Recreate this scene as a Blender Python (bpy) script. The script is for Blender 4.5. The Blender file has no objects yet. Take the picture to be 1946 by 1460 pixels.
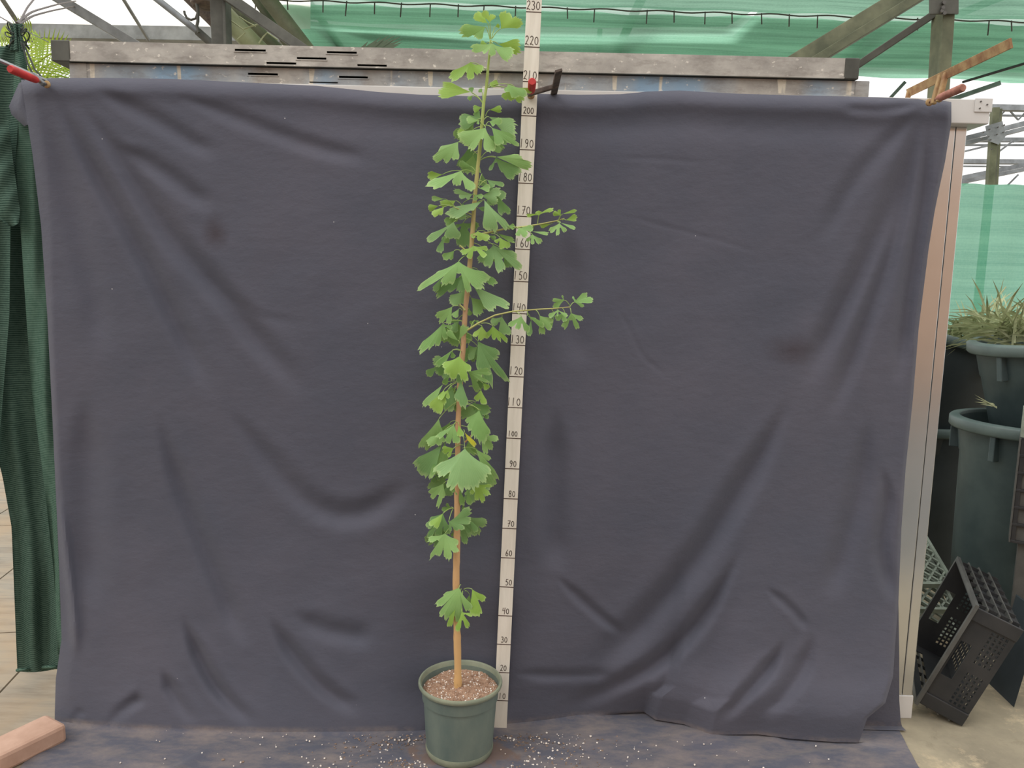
import bpy, bmesh, math, random
import numpy as np
from mathutils import Vector, Matrix
random.seed(7); rng = np.random.default_rng(7)
scene = bpy.context.scene
COL = scene.collection

# ------------------------------------------------------------------ camera
F, CX, CY = 1450.0, 973.0, 730.0
PITCH, ROLL = math.radians(7.5), math.radians(1.3)
CAM = np.array([0.0, -2.44, 1.5])
FWD = np.array([0, math.cos(PITCH), -math.sin(PITCH)])
R0 = np.array([1.0, 0, 0]); U0 = np.cross(R0, FWD)
RT = math.cos(ROLL) * R0 + math.sin(ROLL) * U0
UP = -math.sin(ROLL) * R0 + math.cos(ROLL) * U0
cd = bpy.data.cameras.new('camera'); cam = bpy.data.objects.new('camera', cd); COL.objects.link(cam)
cd.sensor_width = 36.0; cd.lens = F / 1946 * 36.0; cd.clip_start = 0.05; cd.clip_end = 200
cam.matrix_world = Matrix(((RT[0], UP[0], -FWD[0], CAM[0]), (RT[1], UP[1], -FWD[1], CAM[1]), (RT[2], UP[2], -FWD[2], CAM[2]), (0, 0, 0, 1)))
scene.camera = cam

# ------------------------------------------------------------------ world: overcast sky
w = bpy.data.worlds.new('overcast_sky'); scene.world = w; w.use_nodes = True
nt = w.node_tree; nt.nodes.clear()
tc = nt.nodes.new('ShaderNodeTexCoord'); sp = nt.nodes.new('ShaderNodeSeparateXYZ')
mx = nt.nodes.new('ShaderNodeMath'); mx.operation = 'MAXIMUM'; mx.inputs[1].default_value = 0.0
mu = nt.nodes.new('ShaderNodeMath'); mu.operation = 'MULTIPLY_ADD'; mu.inputs[1].default_value = 0.75; mu.inputs[2].default_value = 1.0
bg = nt.nodes.new('ShaderNodeBackground'); bg.inputs[0].default_value = (1.0, 0.995, 0.985, 1)
wo = nt.nodes.new('ShaderNodeOutputWorld')
nt.links.new(tc.outputs['Generated'], sp.inputs[0]); nt.links.new(sp.outputs[2], mx.inputs[0]); nt.links.new(mx.outputs[0], mu.inputs[0])
nt.links.new(mu.outputs[0], bg.inputs[1]); nt.links.new(bg.outputs[0], wo.inputs[0])
# hazy sun behind the cloud, above the camera's left shoulder
sd = bpy.data.lights.new('hazy_sun', 'SUN'); sd.energy = 0.8; sd.angle = math.radians(30); sd.color = (1, 0.985, 0.96)
so = bpy.data.objects.new('hazy_sun', sd); COL.objects.link(so)
so.rotation_euler = Vector((0.75, 0.45, -1.0)).to_track_quat('-Z', 'Y').to_euler()
vs = scene.view_settings
scene.display_settings.display_device = 'sRGB'
vs.view_transform = 'Standard'; vs.look = 'None'; vs.gamma = 1.0; vs.use_curve_mapping = False; vs.exposure = 0.18

# ------------------------------------------------------------------ projection helpers (photo pixel -> point in the place)
def ray(x, y): return FWD + RT * ((x - CX) / F) - UP * ((y - CY) / F)
def P(x, y, Y):
    d = ray(x, y); return CAM + d * ((Y - CAM[1]) / d[1])
def G(x, y, Z=0.0):
    d = ray(x, y); return CAM + d * ((Z - CAM[2]) / d[2])
def Pn(x, y, Y):
    x = np.asarray(x, float); y = np.asarray(y, float); Y = np.asarray(Y, float)
    d = FWD + RT * ((x - CX) / F)[..., None] - UP * ((y - CY) / F)[..., None]
    return CAM + d * ((Y - CAM[1]) / d[..., 1])[..., None]
def pl(keys, x):
    k = np.array(keys, float); return np.interp(x, k[:, 0], k[:, 1])
def sm(a, b, x):
    t = np.clip((np.asarray(x, float) - a) / (b - a), 0, 1); return t * t * (3 - 2 * t)

# ------------------------------------------------------------------ materials
def lin(c):
    return tuple((v / 255 / 12.92) if v / 255 <= 0.04045 else ((v / 255 + 0.055) / 1.055) ** 2.4 for v in c) + (1.0,)
MATS = {}
class NT:
    def __init__(s, name):
        s.m = bpy.data.materials.new(name); s.m.use_nodes = True; s.t = s.m.node_tree
        s.b = s.t.nodes['Principled BSDF']; s.out = s.t.nodes['Material Output']
    def n(s, typ, **kw):
        nd = s.t.nodes.new(typ)
        for k, v in kw.items():
            if k.startswith('i_'):
                nd.inputs[int(k[2:]) if k[2:].isdigit() else k[2:]].default_value = v
            else: setattr(nd, k, v)
        return nd
    def l(s, a, b): s.t.links.new(a, b)
    def coord(s, kind='Object', scale=(1, 1, 1)):
        c = s.n('ShaderNodeTexCoord'); mp = s.n('ShaderNodeMapping'); mp.inputs['Scale'].default_value = scale
        s.l(c.outputs[kind], mp.inputs[0]); return mp.outputs[0]
    def noise(s, vec, scale, detail=4, rough=0.6):
        nd = s.n('ShaderNodeTexNoise'); nd.inputs['Scale'].default_value = scale; nd.inputs['Detail'].default_value = detail
        nd.inputs['Roughness'].default_value = rough; s.l(vec, nd.inputs['Vector']); return nd.outputs['Fac']
    def ramp(s, fac, stops):
        nd = s.n('ShaderNodeValToRGB'); e = nd.color_ramp.elements
        while len(e) < len(stops): e.new(0.5)
        for el, (p, c) in zip(e, stops): el.position = p; el.color = c if len(c) == 4 else c + (1,)
        s.l(fac, nd.inputs[0]); return nd.outputs[0]
    def mix(s, fac, a, b, mode='MIX'):
        nd = s.n('ShaderNodeMix', data_type='RGBA', blend_type=mode)
        if isinstance(fac, float): nd.inputs[0].default_value = fac
        else: s.l(fac, nd.inputs[0])
        for i, v in ((6, a), (7, b)):
            if isinstance(v, tuple): nd.inputs[i].default_value = v
            else: s.l(v, nd.inputs[i])
        return nd.outputs[2]
    def math(s, op, a, b=None):
        nd = s.n('ShaderNodeMath', operation=op)
        for i, v in enumerate((a, b)):
            if v is None: continue
            if isinstance(v, (int, float)): nd.inputs[i].default_value = v
            else: s.l(v, nd.inputs[i])
        return nd.outputs[0]
    def bump(s, h, strength=0.3, dist=0.002):
        nd = s.n('ShaderNodeBump'); nd.inputs['Strength'].default_value = strength; nd.inputs['Distance'].default_value = dist
        s.l(h, nd.inputs['Height']); s.l(nd.outputs[0], s.b.inputs['Normal'])
def simple(name, c1, c2=None, scale=8, rough=0.6, metal=0.0, bump=0.0, bscale=None, stretch=(1, 1, 1), spec=0.4, detail=5, lo=0.35, hi=0.65):
    k = NT(name); k.b.inputs['Roughness'].default_value = rough; k.b.inputs['Metallic'].default_value = metal
    k.b.inputs['Specular IOR Level'].default_value = spec
    v = k.coord('Object', stretch)
    nz = k.noise(v, scale, detail)
    k.l(k.ramp(nz, [(lo, lin(c1)), (hi, lin(c2 or c1))]), k.b.inputs['Base Color'])
    if bump: k.bump(k.noise(v, bscale or scale * 4, 4), bump)
    MATS[name] = k.m; return k.m

simple('stick_paint', (226, 219, 205), (205, 197, 182), 6, 0.6, bump=0.15, bscale=30, stretch=(6, 6, 0.6), lo=.4, hi=.75)
simple('pencil', (70, 58, 52), (100, 84, 74), 60, 0.8)
simple('groove', (62, 46, 40), (84, 62, 52), 40, 0.8)
simple('pot_plastic', (90, 104, 98), (116, 126, 114), 9, 0.5, bump=0.1, stretch=(1, 1, 0.5), lo=.35, hi=.7)
simple('pot_rim', (136, 140, 118), (110, 118, 102), 12, 0.55)
simple('dirt', (96, 82, 74), (140, 118, 102), 50, 0.95)
simple('soil', (136, 106, 86), (172, 140, 116), 60, 0.95, bump=0.9, bscale=160)
simple('perlite', (236, 228, 218), (205, 190, 176), 80, 0.8)
simple('steel', (142, 146, 148), (110, 113, 114), 7, 0.45, 0.35, bump=0.1)
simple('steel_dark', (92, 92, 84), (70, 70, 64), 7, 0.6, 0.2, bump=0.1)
simple('steel_olive', (116, 118, 92), (78, 82, 62), 5, 0.6, 0.1, bump=0.1, stretch=(1, 1, 1))
simple('rust', (140, 104, 84), (108, 78, 64), 30, 0.85, 0.1, bump=0.4)
simple('rust_yellow', (180, 152, 108), (142, 106, 76), 26, 0.85, 0.1, bump=0.4)
simple('red_handle', (205, 62, 58), (170, 50, 48), 25, 0.55, bump=0.1)
simple('worn_red_wood', (186, 128, 110), (140, 92, 78), 30, 0.7, bump=0.3)
simple('grey_wood', (110, 98, 88), (74, 64, 58), 30, 0.8, bump=0.3)
simple('white_metal', (206, 204, 200), (198, 195, 190), 3, 0.4, 0.0)
simple('screw', (90, 88, 84), None, 3, 0.4, 0.6)
simple('tube_olive', (140, 146, 108), (112, 118, 84), 6, 0.5)
simple('wire', (96, 86, 82), (70, 62, 58), 20, 0.6)
simple('brick_clay', (192, 158, 138), (172, 138, 118), 9, 0.9, bump=0.4, bscale=60)
simple('bin_plastic', (54, 68, 70), (74, 88, 88), 5, 0.5, bump=0.1, detail=8)
simple('bin_rim', (92, 106, 102), (74, 88, 86), 7, 0.5)
simple('bin_dark', (42, 50, 54), (56, 64, 68), 4, 0.55)
simple('crate_black', (34, 36, 38), (50, 50, 50), 8, 0.45, bump=0.05)
simple('crate_grey', (86, 86, 82), (66, 66, 64), 8, 0.5)
simple('tray_grey', (150, 160, 146), (104, 112, 102), 6, 0.6)
simple('pale_board', (176, 182, 140), (150, 154, 118), 6, 0.7)
simple('cut_leaf', (182, 188, 150), (142, 152, 108), 9, 0.7)
simple('palm_green', (170, 190, 60), (120, 150, 46), 4, 0.6)
simple('palm_dark', (92, 108, 84), (72, 88, 66), 4, 0.6)
simple('cord', (52, 60, 56), (80, 84, 78), 20, 0.8)
simple('tan_wall', (222, 178, 146), (212, 168, 138), 1, 0.9)
simple('grey_concrete', (112, 114, 113), (96, 98, 97), 2, 0.9)

def mk_alu_post():
    k = NT('aluminium_post'); k.b.inputs['Metallic'].default_value = 0.85; k.b.inputs['Roughness'].default_value = 0.22
    v = k.coord(); k.l(k.ramp(k.noise(v, 3), [(0.3, lin((206, 206, 204))), (0.7, lin((194, 194, 192)))]), k.b.inputs['Base Color'])
    MATS['aluminium_post'] = k.m
mk_alu_post()
def mk_board(name, blue):
    k = NT(name); k.b.inputs['Roughness'].default_value = 0.7; k.b.inputs['Metallic'].default_value = 0.05
    v = k.coord('Object', (1, 1, 1.6))
    base = k.ramp(k.noise(v, 5, 7, .65), [(0.28, lin((124, 119, 112))), (0.45, lin((158, 153, 145))), (0.58, lin((176, 171, 162))), (0.75, lin((200, 195, 185)))])
    if blue:
        vb = k.coord('Object', (1, 1, 0.25))
        base = k.mix(k.ramp(k.noise(vb, 2.6, 3, .5), [(0.44, (0, 0, 0)), (0.62, (.9, .9, .9))]), base, lin((128, 158, 182)))
        vd = k.coord('Object', (1, 1, 0.12))
        base = k.mix(k.ramp(k.noise(vd, 19, 2, .5), [(0.62, (0, 0, 0)), (0.65, (1, 1, 1))]), base, lin((206, 198, 180)))
    dirt = k.ramp(k.noise(k.coord('Object', (.5, 1, 1.5)), 22, 6, .72), [(0.5, (0, 0, 0)), (0.68, (1, 1, 1))])
    base = k.mix(k.math('MULTIPLY', dirt, 0.5), base, lin((110, 102, 94)))
    white = k.ramp(k.noise(v, 38, 4), [(0.62, (0, 0, 0)), (0.66, (.8, .8, .8))])
    base = k.mix(white, base, lin((214, 208, 196)))
    k.l(base, k.b.inputs['Base Color']); k.bump(k.noise(v, 40, 5), 0.12)
    MATS[name] = k.m
mk_board('board_dusty', False); mk_board('board_blue', True)

def mk_cloth():
    k = NT('black_cloth'); k.b.inputs['Roughness'].default_value = 0.85; k.b.inputs['Specular IOR Level'].default_value = 0.25
    k.b.inputs['Sheen Weight'].default_value = 0.12
    c = k.n('ShaderNodeTexCoord'); v = c.outputs['Object']
    base = k.ramp(k.noise(v, 2.2, 4), [(0.3, lin((77, 79, 90))), (0.7, lin((86, 85, 95)))])
    lint = k.n('ShaderNodeTexVoronoi'); lint.inputs['Scale'].default_value = 13; k.l(v, lint.inputs['Vector'])
    pick = k.math('LESS_THAN', lint.outputs['Distance'], 0.026)
    keep = k.math('GREATER_THAN', k.noise(v, 5.1, 2), 0.56)
    base = k.mix(k.math('MULTIPLY', pick, k.math('MULTIPLY', keep, 0.6)), base, lin((210, 206, 204)))
    sepx = k.n('ShaderNodeSeparateXYZ'); k.l(v, sepx.inputs[0])
    # dark brownish blotches on the fabric
    for (sx, sz, ra, rb) in STAINS:
        dx = k.math('DIVIDE', k.math('SUBTRACT', sepx.outputs[0], sx), ra); dz = k.math('DIVIDE', k.math('SUBTRACT', sepx.outputs[2], sz), rb)
        d = k.math('SQRT', k.math('ADD', k.math('MULTIPLY', dx, dx), k.math('MULTIPLY', dz, dz)))
        d = k.math('ADD', d, k.math('MULTIPLY', k.noise(v, 14, 3), 0.6))
        base = k.mix(k.ramp(d, [(0.35, (0.62, 0.62, 0.62)), (1.1, (0, 0, 0))]), base, lin((58, 48, 50)))
    # dirt trodden into the part that lies on the ground
    low = k.ramp(sepx.outputs[2], [(0.018, (1, 1, 1)), (0.03, (0, 0, 0))])
    vdm = k.coord('Object', (.7, 1.6, 1)); dm = k.ramp(k.noise(vdm, 7, 8, .75), [(0.42, (0, 0, 0)), (0.66, (1, 1, 1))])
    base = k.mix(k.math('MULTIPLY', k.math('MULTIPLY', low, dm), 0.6), base, lin((138, 124, 114)))
    dx = k.math('DIVIDE', k.math('ADD', sepx.outputs[0], 0.12), 0.42); dy = k.math('DIVIDE', k.math('ADD', sepx.outputs[1], 0.17), 0.16)
    dd = k.math('ADD', k.math('SQRT', k.math('ADD', k.math('MULTIPLY', dx, dx), k.math('MULTIPLY', dy, dy))), k.math('MULTIPLY', k.noise(v, 16, 6, .7), 1.1))
    base = k.mix(k.math('MULTIPLY', k.ramp(dd, [(0.85, (1, 1, 1)), (1.45, (0, 0, 0))]), k.math('MULTIPLY', low, 0.75)), base, lin((112, 90, 78)))
    k.l(base, k.b.inputs['Base Color'])
    vw = k.coord('Object', (1, 1, 1.6))
    hgt = k.math('ADD', k.math('MULTIPLY', k.noise(vw, 16, 5, .6), 1.0), k.math('MULTIPLY', k.noise(v, 500, 2), 0.06))
    k.bump(hgt, 0.5, 0.006)
    MATS['black_cloth'] = k.m
_s1 = P(410, 442, 0); _s2 = P(1505, 665, 0)
STAINS = [(_s1[0], _s1[2], .075, .085), (_s2[0], _s2[2], .14, .085)]

def mk_net(name, cA, cB, period, axis, hole=0.06, trans=0.7, weave=False):
    """woven shade net: thin, translucent, with thread rows"""
    k = NT(name); t = k.t; t.nodes.remove(k.b)
    c = k.n('ShaderNodeTexCoord'); v = c.outputs['Object']
    st = {'Y': (0.35, 1 / period, 0.35), 'Z': (0.35, 0.35, 1 / period), 'X': (1 / period, .35, .35)}[axis]
    mp = k.n('ShaderNodeMapping'); mp.inputs['Scale'].default_value = st; k.l(v, mp.inputs[0])
    if weave:
        wv = k.n('ShaderNodeTexWave', wave_type='BANDS', bands_direction=axis); wv.inputs['Scale'].default_value = 1.0 / period * 0.314
        wv.inputs['Distortion'].default_value = 1.0; wv.inputs['Detail'].default_value = 2; k.l(v, wv.inputs['Vector']); rowf = wv.outputs['Fac']
    else:
        rowf = k.ramp(k.noise(mp.outputs[0], 1.0, 5, .75), [(0.32, (0, 0, 0)), (0.62, (1, 1, 1))])
    nz = k.noise(v, 1.6, 5, .7); fine = k.noise(v, 70, 2)
    f = k.math('ADD', k.math('MULTIPLY', rowf, 0.5), k.math('ADD', k.math('MULTIPLY', nz, 0.3), k.math('MULTIPLY', fine, 0.35)))
    col = k.ramp(f, [(0.25, lin(cA)), (0.85, lin(cB))])
    di = k.n('ShaderNodeBsdfDiffuse'); tr = k.n('ShaderNodeBsdfTranslucent'); tp = k.n('ShaderNodeBsdfTransparent')
    k.l(col, di.inputs[0]); k.l(col, tr.inputs[0])
    m1 = k.n('ShaderNodeMixShader'); m1.inputs[0].default_value = trans; k.l(di.outputs[0], m1.inputs[1]); k.l(tr.outputs[0], m1.inputs[2])
    m2 = k.n('ShaderNodeMixShader'); m2.inputs[0].default_value = hole; k.l(m1.outputs[0], m2.inputs[1]); k.l(tp.outputs[0], m2.inputs[2])
    k.l(m2.outputs[0], k.out.inputs[0]); MATS[name] = k.m
mk_net('net_roof', (92, 136, 112), (140, 188, 160), 0.16, 'Y', 0.06, 0.85)
mk_net('net_near', (66, 104, 84), (110, 150, 126), 0.16, 'Y', 0.05, 0.85)
mk_net('net_over', (104, 134, 116), (146, 172, 156), 0.2, 'Y', 0.12, 0.85)
mk_net('net_wall', (92, 166, 140), (134, 200, 172), 0.05, 'Z', 0.10, 0.8)
mk_net('net_bundle', (40, 60, 52), (90, 112, 100), 0.0075, 'Z', 0.0, 0.06, True)
mk_net('net_bundle_light', (50, 76, 64), (96, 120, 106), 0.006, 'Z', 0.0, 0.08, True)
mk_net('film_white', (236, 230, 216), (250, 247, 240), 0.5, 'X', 0.05, 0.95)

def mk_leaf(name, c1, c2):
    k = NT(name); k.b.inputs['Roughness'].default_value = 0.5; k.b.inputs['Specular IOR Level'].default_value = 0.35
    uv = k.n('ShaderNodeUVMap'); sepu = k.n('ShaderNodeSeparateXYZ'); k.l(uv.outputs[0], sepu.inputs[0])
    vein = k.math('SINE', k.math('MULTIPLY', sepu.outputs[0], 260.0))
    oi = k.n('ShaderNodeObjectInfo')
    v = k.coord('Object'); nz = k.noise(v, 22, 4)
    f = k.math('ADD', k.math('MULTIPLY', nz, 0.5), k.math('ADD', k.math('MULTIPLY', oi.outputs['Random'], 0.5), k.math('MULTIPLY', vein, 0.05)))
    col = k.ramp(f, [(0.15, lin(c1)), (0.85, lin(c2))])
    col = k.mix(k.ramp(sepu.outputs[1], [(0.88, (0, 0, 0)), (1.0, (.45, .45, .45))]), col, lin((196, 214, 150)))
    k.l(col, k.b.inputs['Base Color']); k.bump(vein, 0.12, 0.0006)
    tr = k.n('ShaderNodeBsdfTranslucent'); k.l(k.mix(0.4, col, lin((170, 205, 60))), tr.inputs[0])
    m1 = k.n('ShaderNodeMixShader'); m1.inputs[0].default_value = 0.22; k.l(k.b.outputs[0], m1.inputs[1]); k.l(tr.outputs[0], m1.inputs[2])
    k.l(m1.outputs[0], k.out.inputs[0]); MATS[name] = k.m
mk_leaf('leaf_m', (118, 160, 88), (152, 190, 116))
mk_leaf('leaf_b', (108, 150, 90), (140, 176, 114))
mk_leaf('leaf_y', (126, 164, 68), (160, 194, 94))
mk_leaf('leaf_yellow', (196, 196, 60), (206, 190, 70))
def mk_stem():
    k = NT('bark'); k.b.inputs['Roughness'].default_value = 0.75
    g = k.n('ShaderNodeNewGeometry'); s3 = k.n('ShaderNodeSeparateXYZ'); k.l(g.outputs['Position'], s3.inputs[0])
    v = k.coord('Object', (1, 1, 0.25))
    h = k.math('ADD', k.math('DIVIDE', s3.outputs[2], 2.4), k.math('MULTIPLY', k.noise(v, 14, 4), 0.05))
    col = k.ramp(h, [(0.10, lin((206, 166, 110))), (0.42, lin((190, 150, 108))), (0.62, lin((170, 136, 100))), (0.76, lin((170, 160, 100))), (0.86, lin((158, 176, 96)))])
    dk = k.ramp(k.noise(k.coord('Object', (1, 1, 0.5)), 60, 3), [(0.6, (0, 0, 0)), (0.75, (1, 1, 1))])
    k.l(k.mix(k.math('MULTIPLY', dk, 0.35), col, lin((120, 88, 60))), k.b.inputs['Base Color'])
    k.bump(k.noise(v, 120, 4), 0.3, 0.001); MATS['bark'] = k.m
mk_stem()
simple('twig', (176, 178, 108), (158, 150, 92), 20, 0.6)
simple('petiole', (166, 186, 112), (140, 168, 92), 20, 0.6)

def mk_ground():
    k = NT('ground'); k.b.inputs['Roughness'].default_value = 0.9
    v = k.coord('Object')
    a = k.ramp(k.noise(v, 1.5, 7, .65), [(0.3, lin((112, 104, 88))), (0.5, lin((146, 136, 114))), (0.7, lin((182, 166, 138)))])
    d = k.ramp(k.noise(v, 9, 6, .7), [(0.55, (0, 0, 0)), (0.7, (1, 1, 1))])
    a = k.mix(k.math('MULTIPLY', d, 0.7), a, lin((104, 94, 76)))
    e = k.ramp(k.noise(v, 4.5, 8, .75), [(0.55, (0, 0, 0)), (0.66, (1, 1, 1))]); a = k.mix(k.math('MULTIPLY', e, 0.7), a, lin((206, 186, 152)))
    k.l(a, k.b.inputs['Base Color']); k.bump(k.noise(v, 30, 6), 0.4, 0.006); MATS['ground'] = k.m
    k = NT('slab'); k.b.inputs['Roughness'].default_value = 0.85
    v = k.coord('Object', (1, 1, 1)); vs_ = k.coord('Object', (0.35, 2.2, 1))
    a = k.ramp(k.noise(vs_, 9, 7, .7), [(0.3, lin((116, 106, 92))), (0.5, lin((142, 134, 120))), (0.72, lin((160, 146, 124)))])
    b = k.ramp(k.noise(v, 2.2, 3), [(0.4, (0, 0, 0)), (0.65, (1, 1, 1))])
    a = k.mix(k.math('MULTIPLY', b, 0.5), a, lin((166, 138, 104)))
    k.l(a, k.b.inputs['Base Color']); k.bump(k.noise(vs_, 22, 6), 0.35, 0.004); MATS['slab'] = k.m
mk_ground(); mk_cloth()

# ------------------------------------------------------------------ mesh helpers
def wloc(o):
    l = Vector((0, 0, 0))
    while o is not None: l += o.location; o = o.parent
    return np.array(l)
class MB:
    def __init__(s): s.v = []; s.f = []; s.uv = None
    def add(s, vs_, fs):
        o = len(s.v); s.v += [tuple(map(float, q)) for q in vs_]; s.f += [tuple(i + o for i in f) for f in fs]; return s
    def box(s, lo, hi):
        x0, y0, z0 = lo; x1, y1, z1 = hi
        return s.add([(x0, y0, z0), (x1, y0, z0), (x1, y1, z0), (x0, y1, z0), (x0, y0, z1), (x1, y0, z1), (x1, y1, z1), (x0, y1, z1)],
                     [(0, 3, 2, 1), (4, 5, 6, 7), (0, 1, 5, 4), (1, 2, 6, 5), (2, 3, 7, 6), (3, 0, 4, 7)])
    def obox(s, o, a, b, c):
        o, a, b, c = map(np.array, (o, a, b, c))
        return s.add([o, o + a, o + a + b, o + b, o + c, o + a + c, o + a + b + c, o + b + c],
                     [(0, 3, 2, 1), (4, 5, 6, 7), (0, 1, 5, 4), (1, 2, 6, 5), (2, 3, 7, 6), (3, 0, 4, 7)])
    def bar(s, p, q, wd, th, up=(0, 1, 0)):
        p, q = np.array(p, float), np.array(q, float); d = q - p; d /= np.linalg.norm(d)
        u = np.array(up, float); u -= d * (u @ d)
        if np.linalg.norm(u) < 1e-4: u = np.array((1., 0, 0)); u -= d * (u @ d)
        u /= np.linalg.norm(u); sd_ = np.cross(d, u)
        o = p - sd_ * wd / 2 - u * th / 2
        return s.obox(o, sd_ * wd, u * th, q - p)
    def tube(s, pts, rad, n=8, cap=True):
        pts = [np.array(p, float) for p in pts]; m = len(pts)
        rad = [rad] * m if np.isscalar(rad) else list(rad)
        ref = np.array((0.13, 0.97, 0.2)); rings = []; vs_ = []; fs = []
        for i in range(m):
            d = pts[min(i + 1, m - 1)] - pts[max(i - 1, 0)]; d /= (np.linalg.norm(d) + 1e-12)
            a = np.cross(d, ref)
            if np.linalg.norm(a) < 0.1: a = np.cross(d, (1., 0, 0))
            a /= np.linalg.norm(a); b = np.cross(d, a)
            for j in range(n):
                t = 2 * math.pi * j / n; vs_.append(pts[i] + rad[i] * (math.cos(t) * a + math.sin(t) * b))
        for i in range(m - 1):
            for j in range(n): fs.append((i * n + j, i * n + (j + 1) % n, (i + 1) * n + (j + 1) % n, (i + 1) * n + j))
        if cap: fs.append(tuple(range(n))[::-1]); fs.append(tuple((m - 1) * n + j for j in range(n)))
        return s.add(vs_, fs)
    def lathe(s, prof, n=40, c=(0, 0, 0), closed=False, cap=True):
        m = len(prof); vs_ = []; fs = []
        for (r, z) in prof:
            for j in range(n):
                t = 2 * math.pi * j / n; vs_.append((c[0] + r * math.cos(t), c[1] + r * math.sin(t), c[2] + z))
        for i in range(m - 1 + (1 if closed else 0)):
            i2 = (i + 1) % m
            for j in range(n): fs.append((i * n + j, i * n + (j + 1) % n, i2 * n + (j + 1) % n, i2 * n + j))
        if not closed and cap:
            if prof[0][0] > 1e-6: fs.append(tuple(range(n))[::-1])
            if prof[-1][0] > 1e-6: fs.append(tuple((m - 1) * n + j for j in range(n)))
        return s.add(vs_, fs)
    def grid(s, pts):
        a, b = pts.shape[:2]
        return s.add(pts.reshape(-1, 3), [(i * b + j, i * b + j + 1, (i + 1) * b + j + 1, (i + 1) * b + j) for i in range(a - 1) for j in range(b - 1)])
    def ico(s, c, r, sub=0, sq=1.0, jit=0.0):
        t = (1 + 5 ** .5) / 2
        V = np.array([(-1, t, 0), (1, t, 0), (-1, -t, 0), (1, -t, 0), (0, -1, t), (0, 1, t), (0, -1, -t), (0, 1, -t), (t, 0, -1), (t, 0, 1), (-t, 0, -1), (-t, 0, 1)]) / math.sqrt(1 + t * t)
        Fc = [(0, 11, 5), (0, 5, 1), (0, 1, 7), (0, 7, 10), (0, 10, 11), (1, 5, 9), (5, 11, 4), (11, 10, 2), (10, 7, 6), (7, 1, 8), (3, 9, 4), (3, 4, 2), (3, 2, 6), (3, 6, 8), (3, 8, 9), (4, 9, 5), (2, 4, 11), (6, 2, 10), (8, 6, 7), (9, 8, 1)]
        V = V * (1 + jit * (rng.random((12, 1)) - .5)); V[:, 2] *= sq
        return s.add(np.array(c) + V * r, Fc)
    def holed(s, W, H, T, holes, o, ax, az, an):
        """flat panel W x H with rectangular holes, thickness T along an"""
        xs = sorted({0, W, *[h[0] for h in holes], *[h[1] for h in holes]}); zs = sorted({0, H, *[h[2] for h in holes], *[h[3] for h in holes]})
        o, ax, az, an = map(lambda q: np.array(q, float), (o, ax, az, an)); nx, nz = len(xs) - 1, len(zs) - 1
        solid = np.ones((nx, nz), bool)
        for i in range(nx):
            for j in range(nz):
                cx, cz = (xs[i] + xs[i + 1]) / 2, (zs[j] + zs[j + 1]) / 2
                if any(h[0] < cx < h[1] and h[2] < cz < h[3] for h in holes): solid[i, j] = False
        pt = lambda x, z, t: o + ax * x + az * z + an * t
        def sol(i, j): return 0 <= i < nx and 0 <= j < nz and solid[i, j]
        for i in range(nx):
            for j in range(nz):
                if not solid[i, j]: continue
                x0, x1, z0, z1 = xs[i], xs[i + 1], zs[j], zs[j + 1]
                s.add([pt(x0, z0, 0), pt(x1, z0, 0), pt(x1, z1, 0), pt(x0, z1, 0)], [(0, 1, 2, 3)])
                s.add([pt(x0, z0, T), pt(x1, z0, T), pt(x1, z1, T), pt(x0, z1, T)], [(3, 2, 1, 0)])
                for (di, dj, A, B) in ((-1, 0, (x0, z0), (x0, z1)), (1, 0, (x1, z1), (x1, z0)), (0, -1, (x1, z0), (x0, z0)), (0, 1, (x0, z1), (x1, z1))):
                    if not sol(i + di, j + dj): s.add([pt(*A, 0), pt(*B, 0), pt(*B, T), pt(*A, T)], [(0, 1, 2, 3)])
        return s
    def build(s, name, mat, parent=None, smooth=False, local=False, bevel=0.0, uv=None):
        V = np.array(s.v, float)
        if parent is not None:
            loc = np.zeros(3) if local else wloc(parent)
            o_loc = (0, 0, 0)
        else:
            loc = np.array([(V[:, 0].min() + V[:, 0].max()) / 2, (V[:, 1].min() + V[:, 1].max()) / 2, V[:, 2].min()]) if not local else np.zeros(3)
            o_loc = tuple(loc)
        me = bpy.data.meshes.new(name); me.from_pydata((V - loc).tolist(), [], s.f); me.update()
        if uv is not None:
            ul = me.uv_layers.new(name='UVMap'); li = np.empty(len(me.loops), np.int32); me.loops.foreach_get('vertex_index', li)
            ul.data.foreach_set('uv', np.array(uv, np.float32)[li].ravel())
        me.materials.append(MATS[mat])
        if smooth:
            me.polygons.foreach_set('use_smooth', [True] * len(me.polygons)); me.set_sharp_from_angle(angle=math.radians(50))
        ob = bpy.data.objects.new(name, me); COL.objects.link(ob); ob.location = o_loc
        if parent is not None: ob.parent = parent
        if bevel:
            md = ob.modifiers.new('bevel', 'BEVEL'); md.width = bevel; md.segments = 2; md.limit_method = 'ANGLE'
        return ob
def thing(name, label, cat, loc, group=None):
    o = bpy.data.objects.new(name, None); COL.objects.link(o); o.location = tuple(map(float, loc)); o.empty_display_size = 0.05
    return tag(o, label, cat, group)
def tag(o, label, cat, group=None, kind=None):
    o['label'] = label; o['category'] = cat
    if group: o['group'] = group
    if kind: o['kind'] = kind
    return o
def orient(o, ax, ay, az):
    o.rotation_euler = Matrix((tuple(ax), tuple(ay), tuple(az))).transposed().to_euler()
def copy_tree(o, parent=None):
    c = o.copy(); COL.objects.link(c)
    if parent is not None: c.parent = parent
    for ch in list(o.children): copy_tree(ch, c)
    return c

# ================================================================== SETTING
fl = MB().box((-14, -16, -0.3), (14, 16, -0.012)); 
floor = fl.build('floor', 'ground', local=True); floor['kind'] = 'structure'
floor['label'] = 'sandy grey concrete yard floor'
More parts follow.
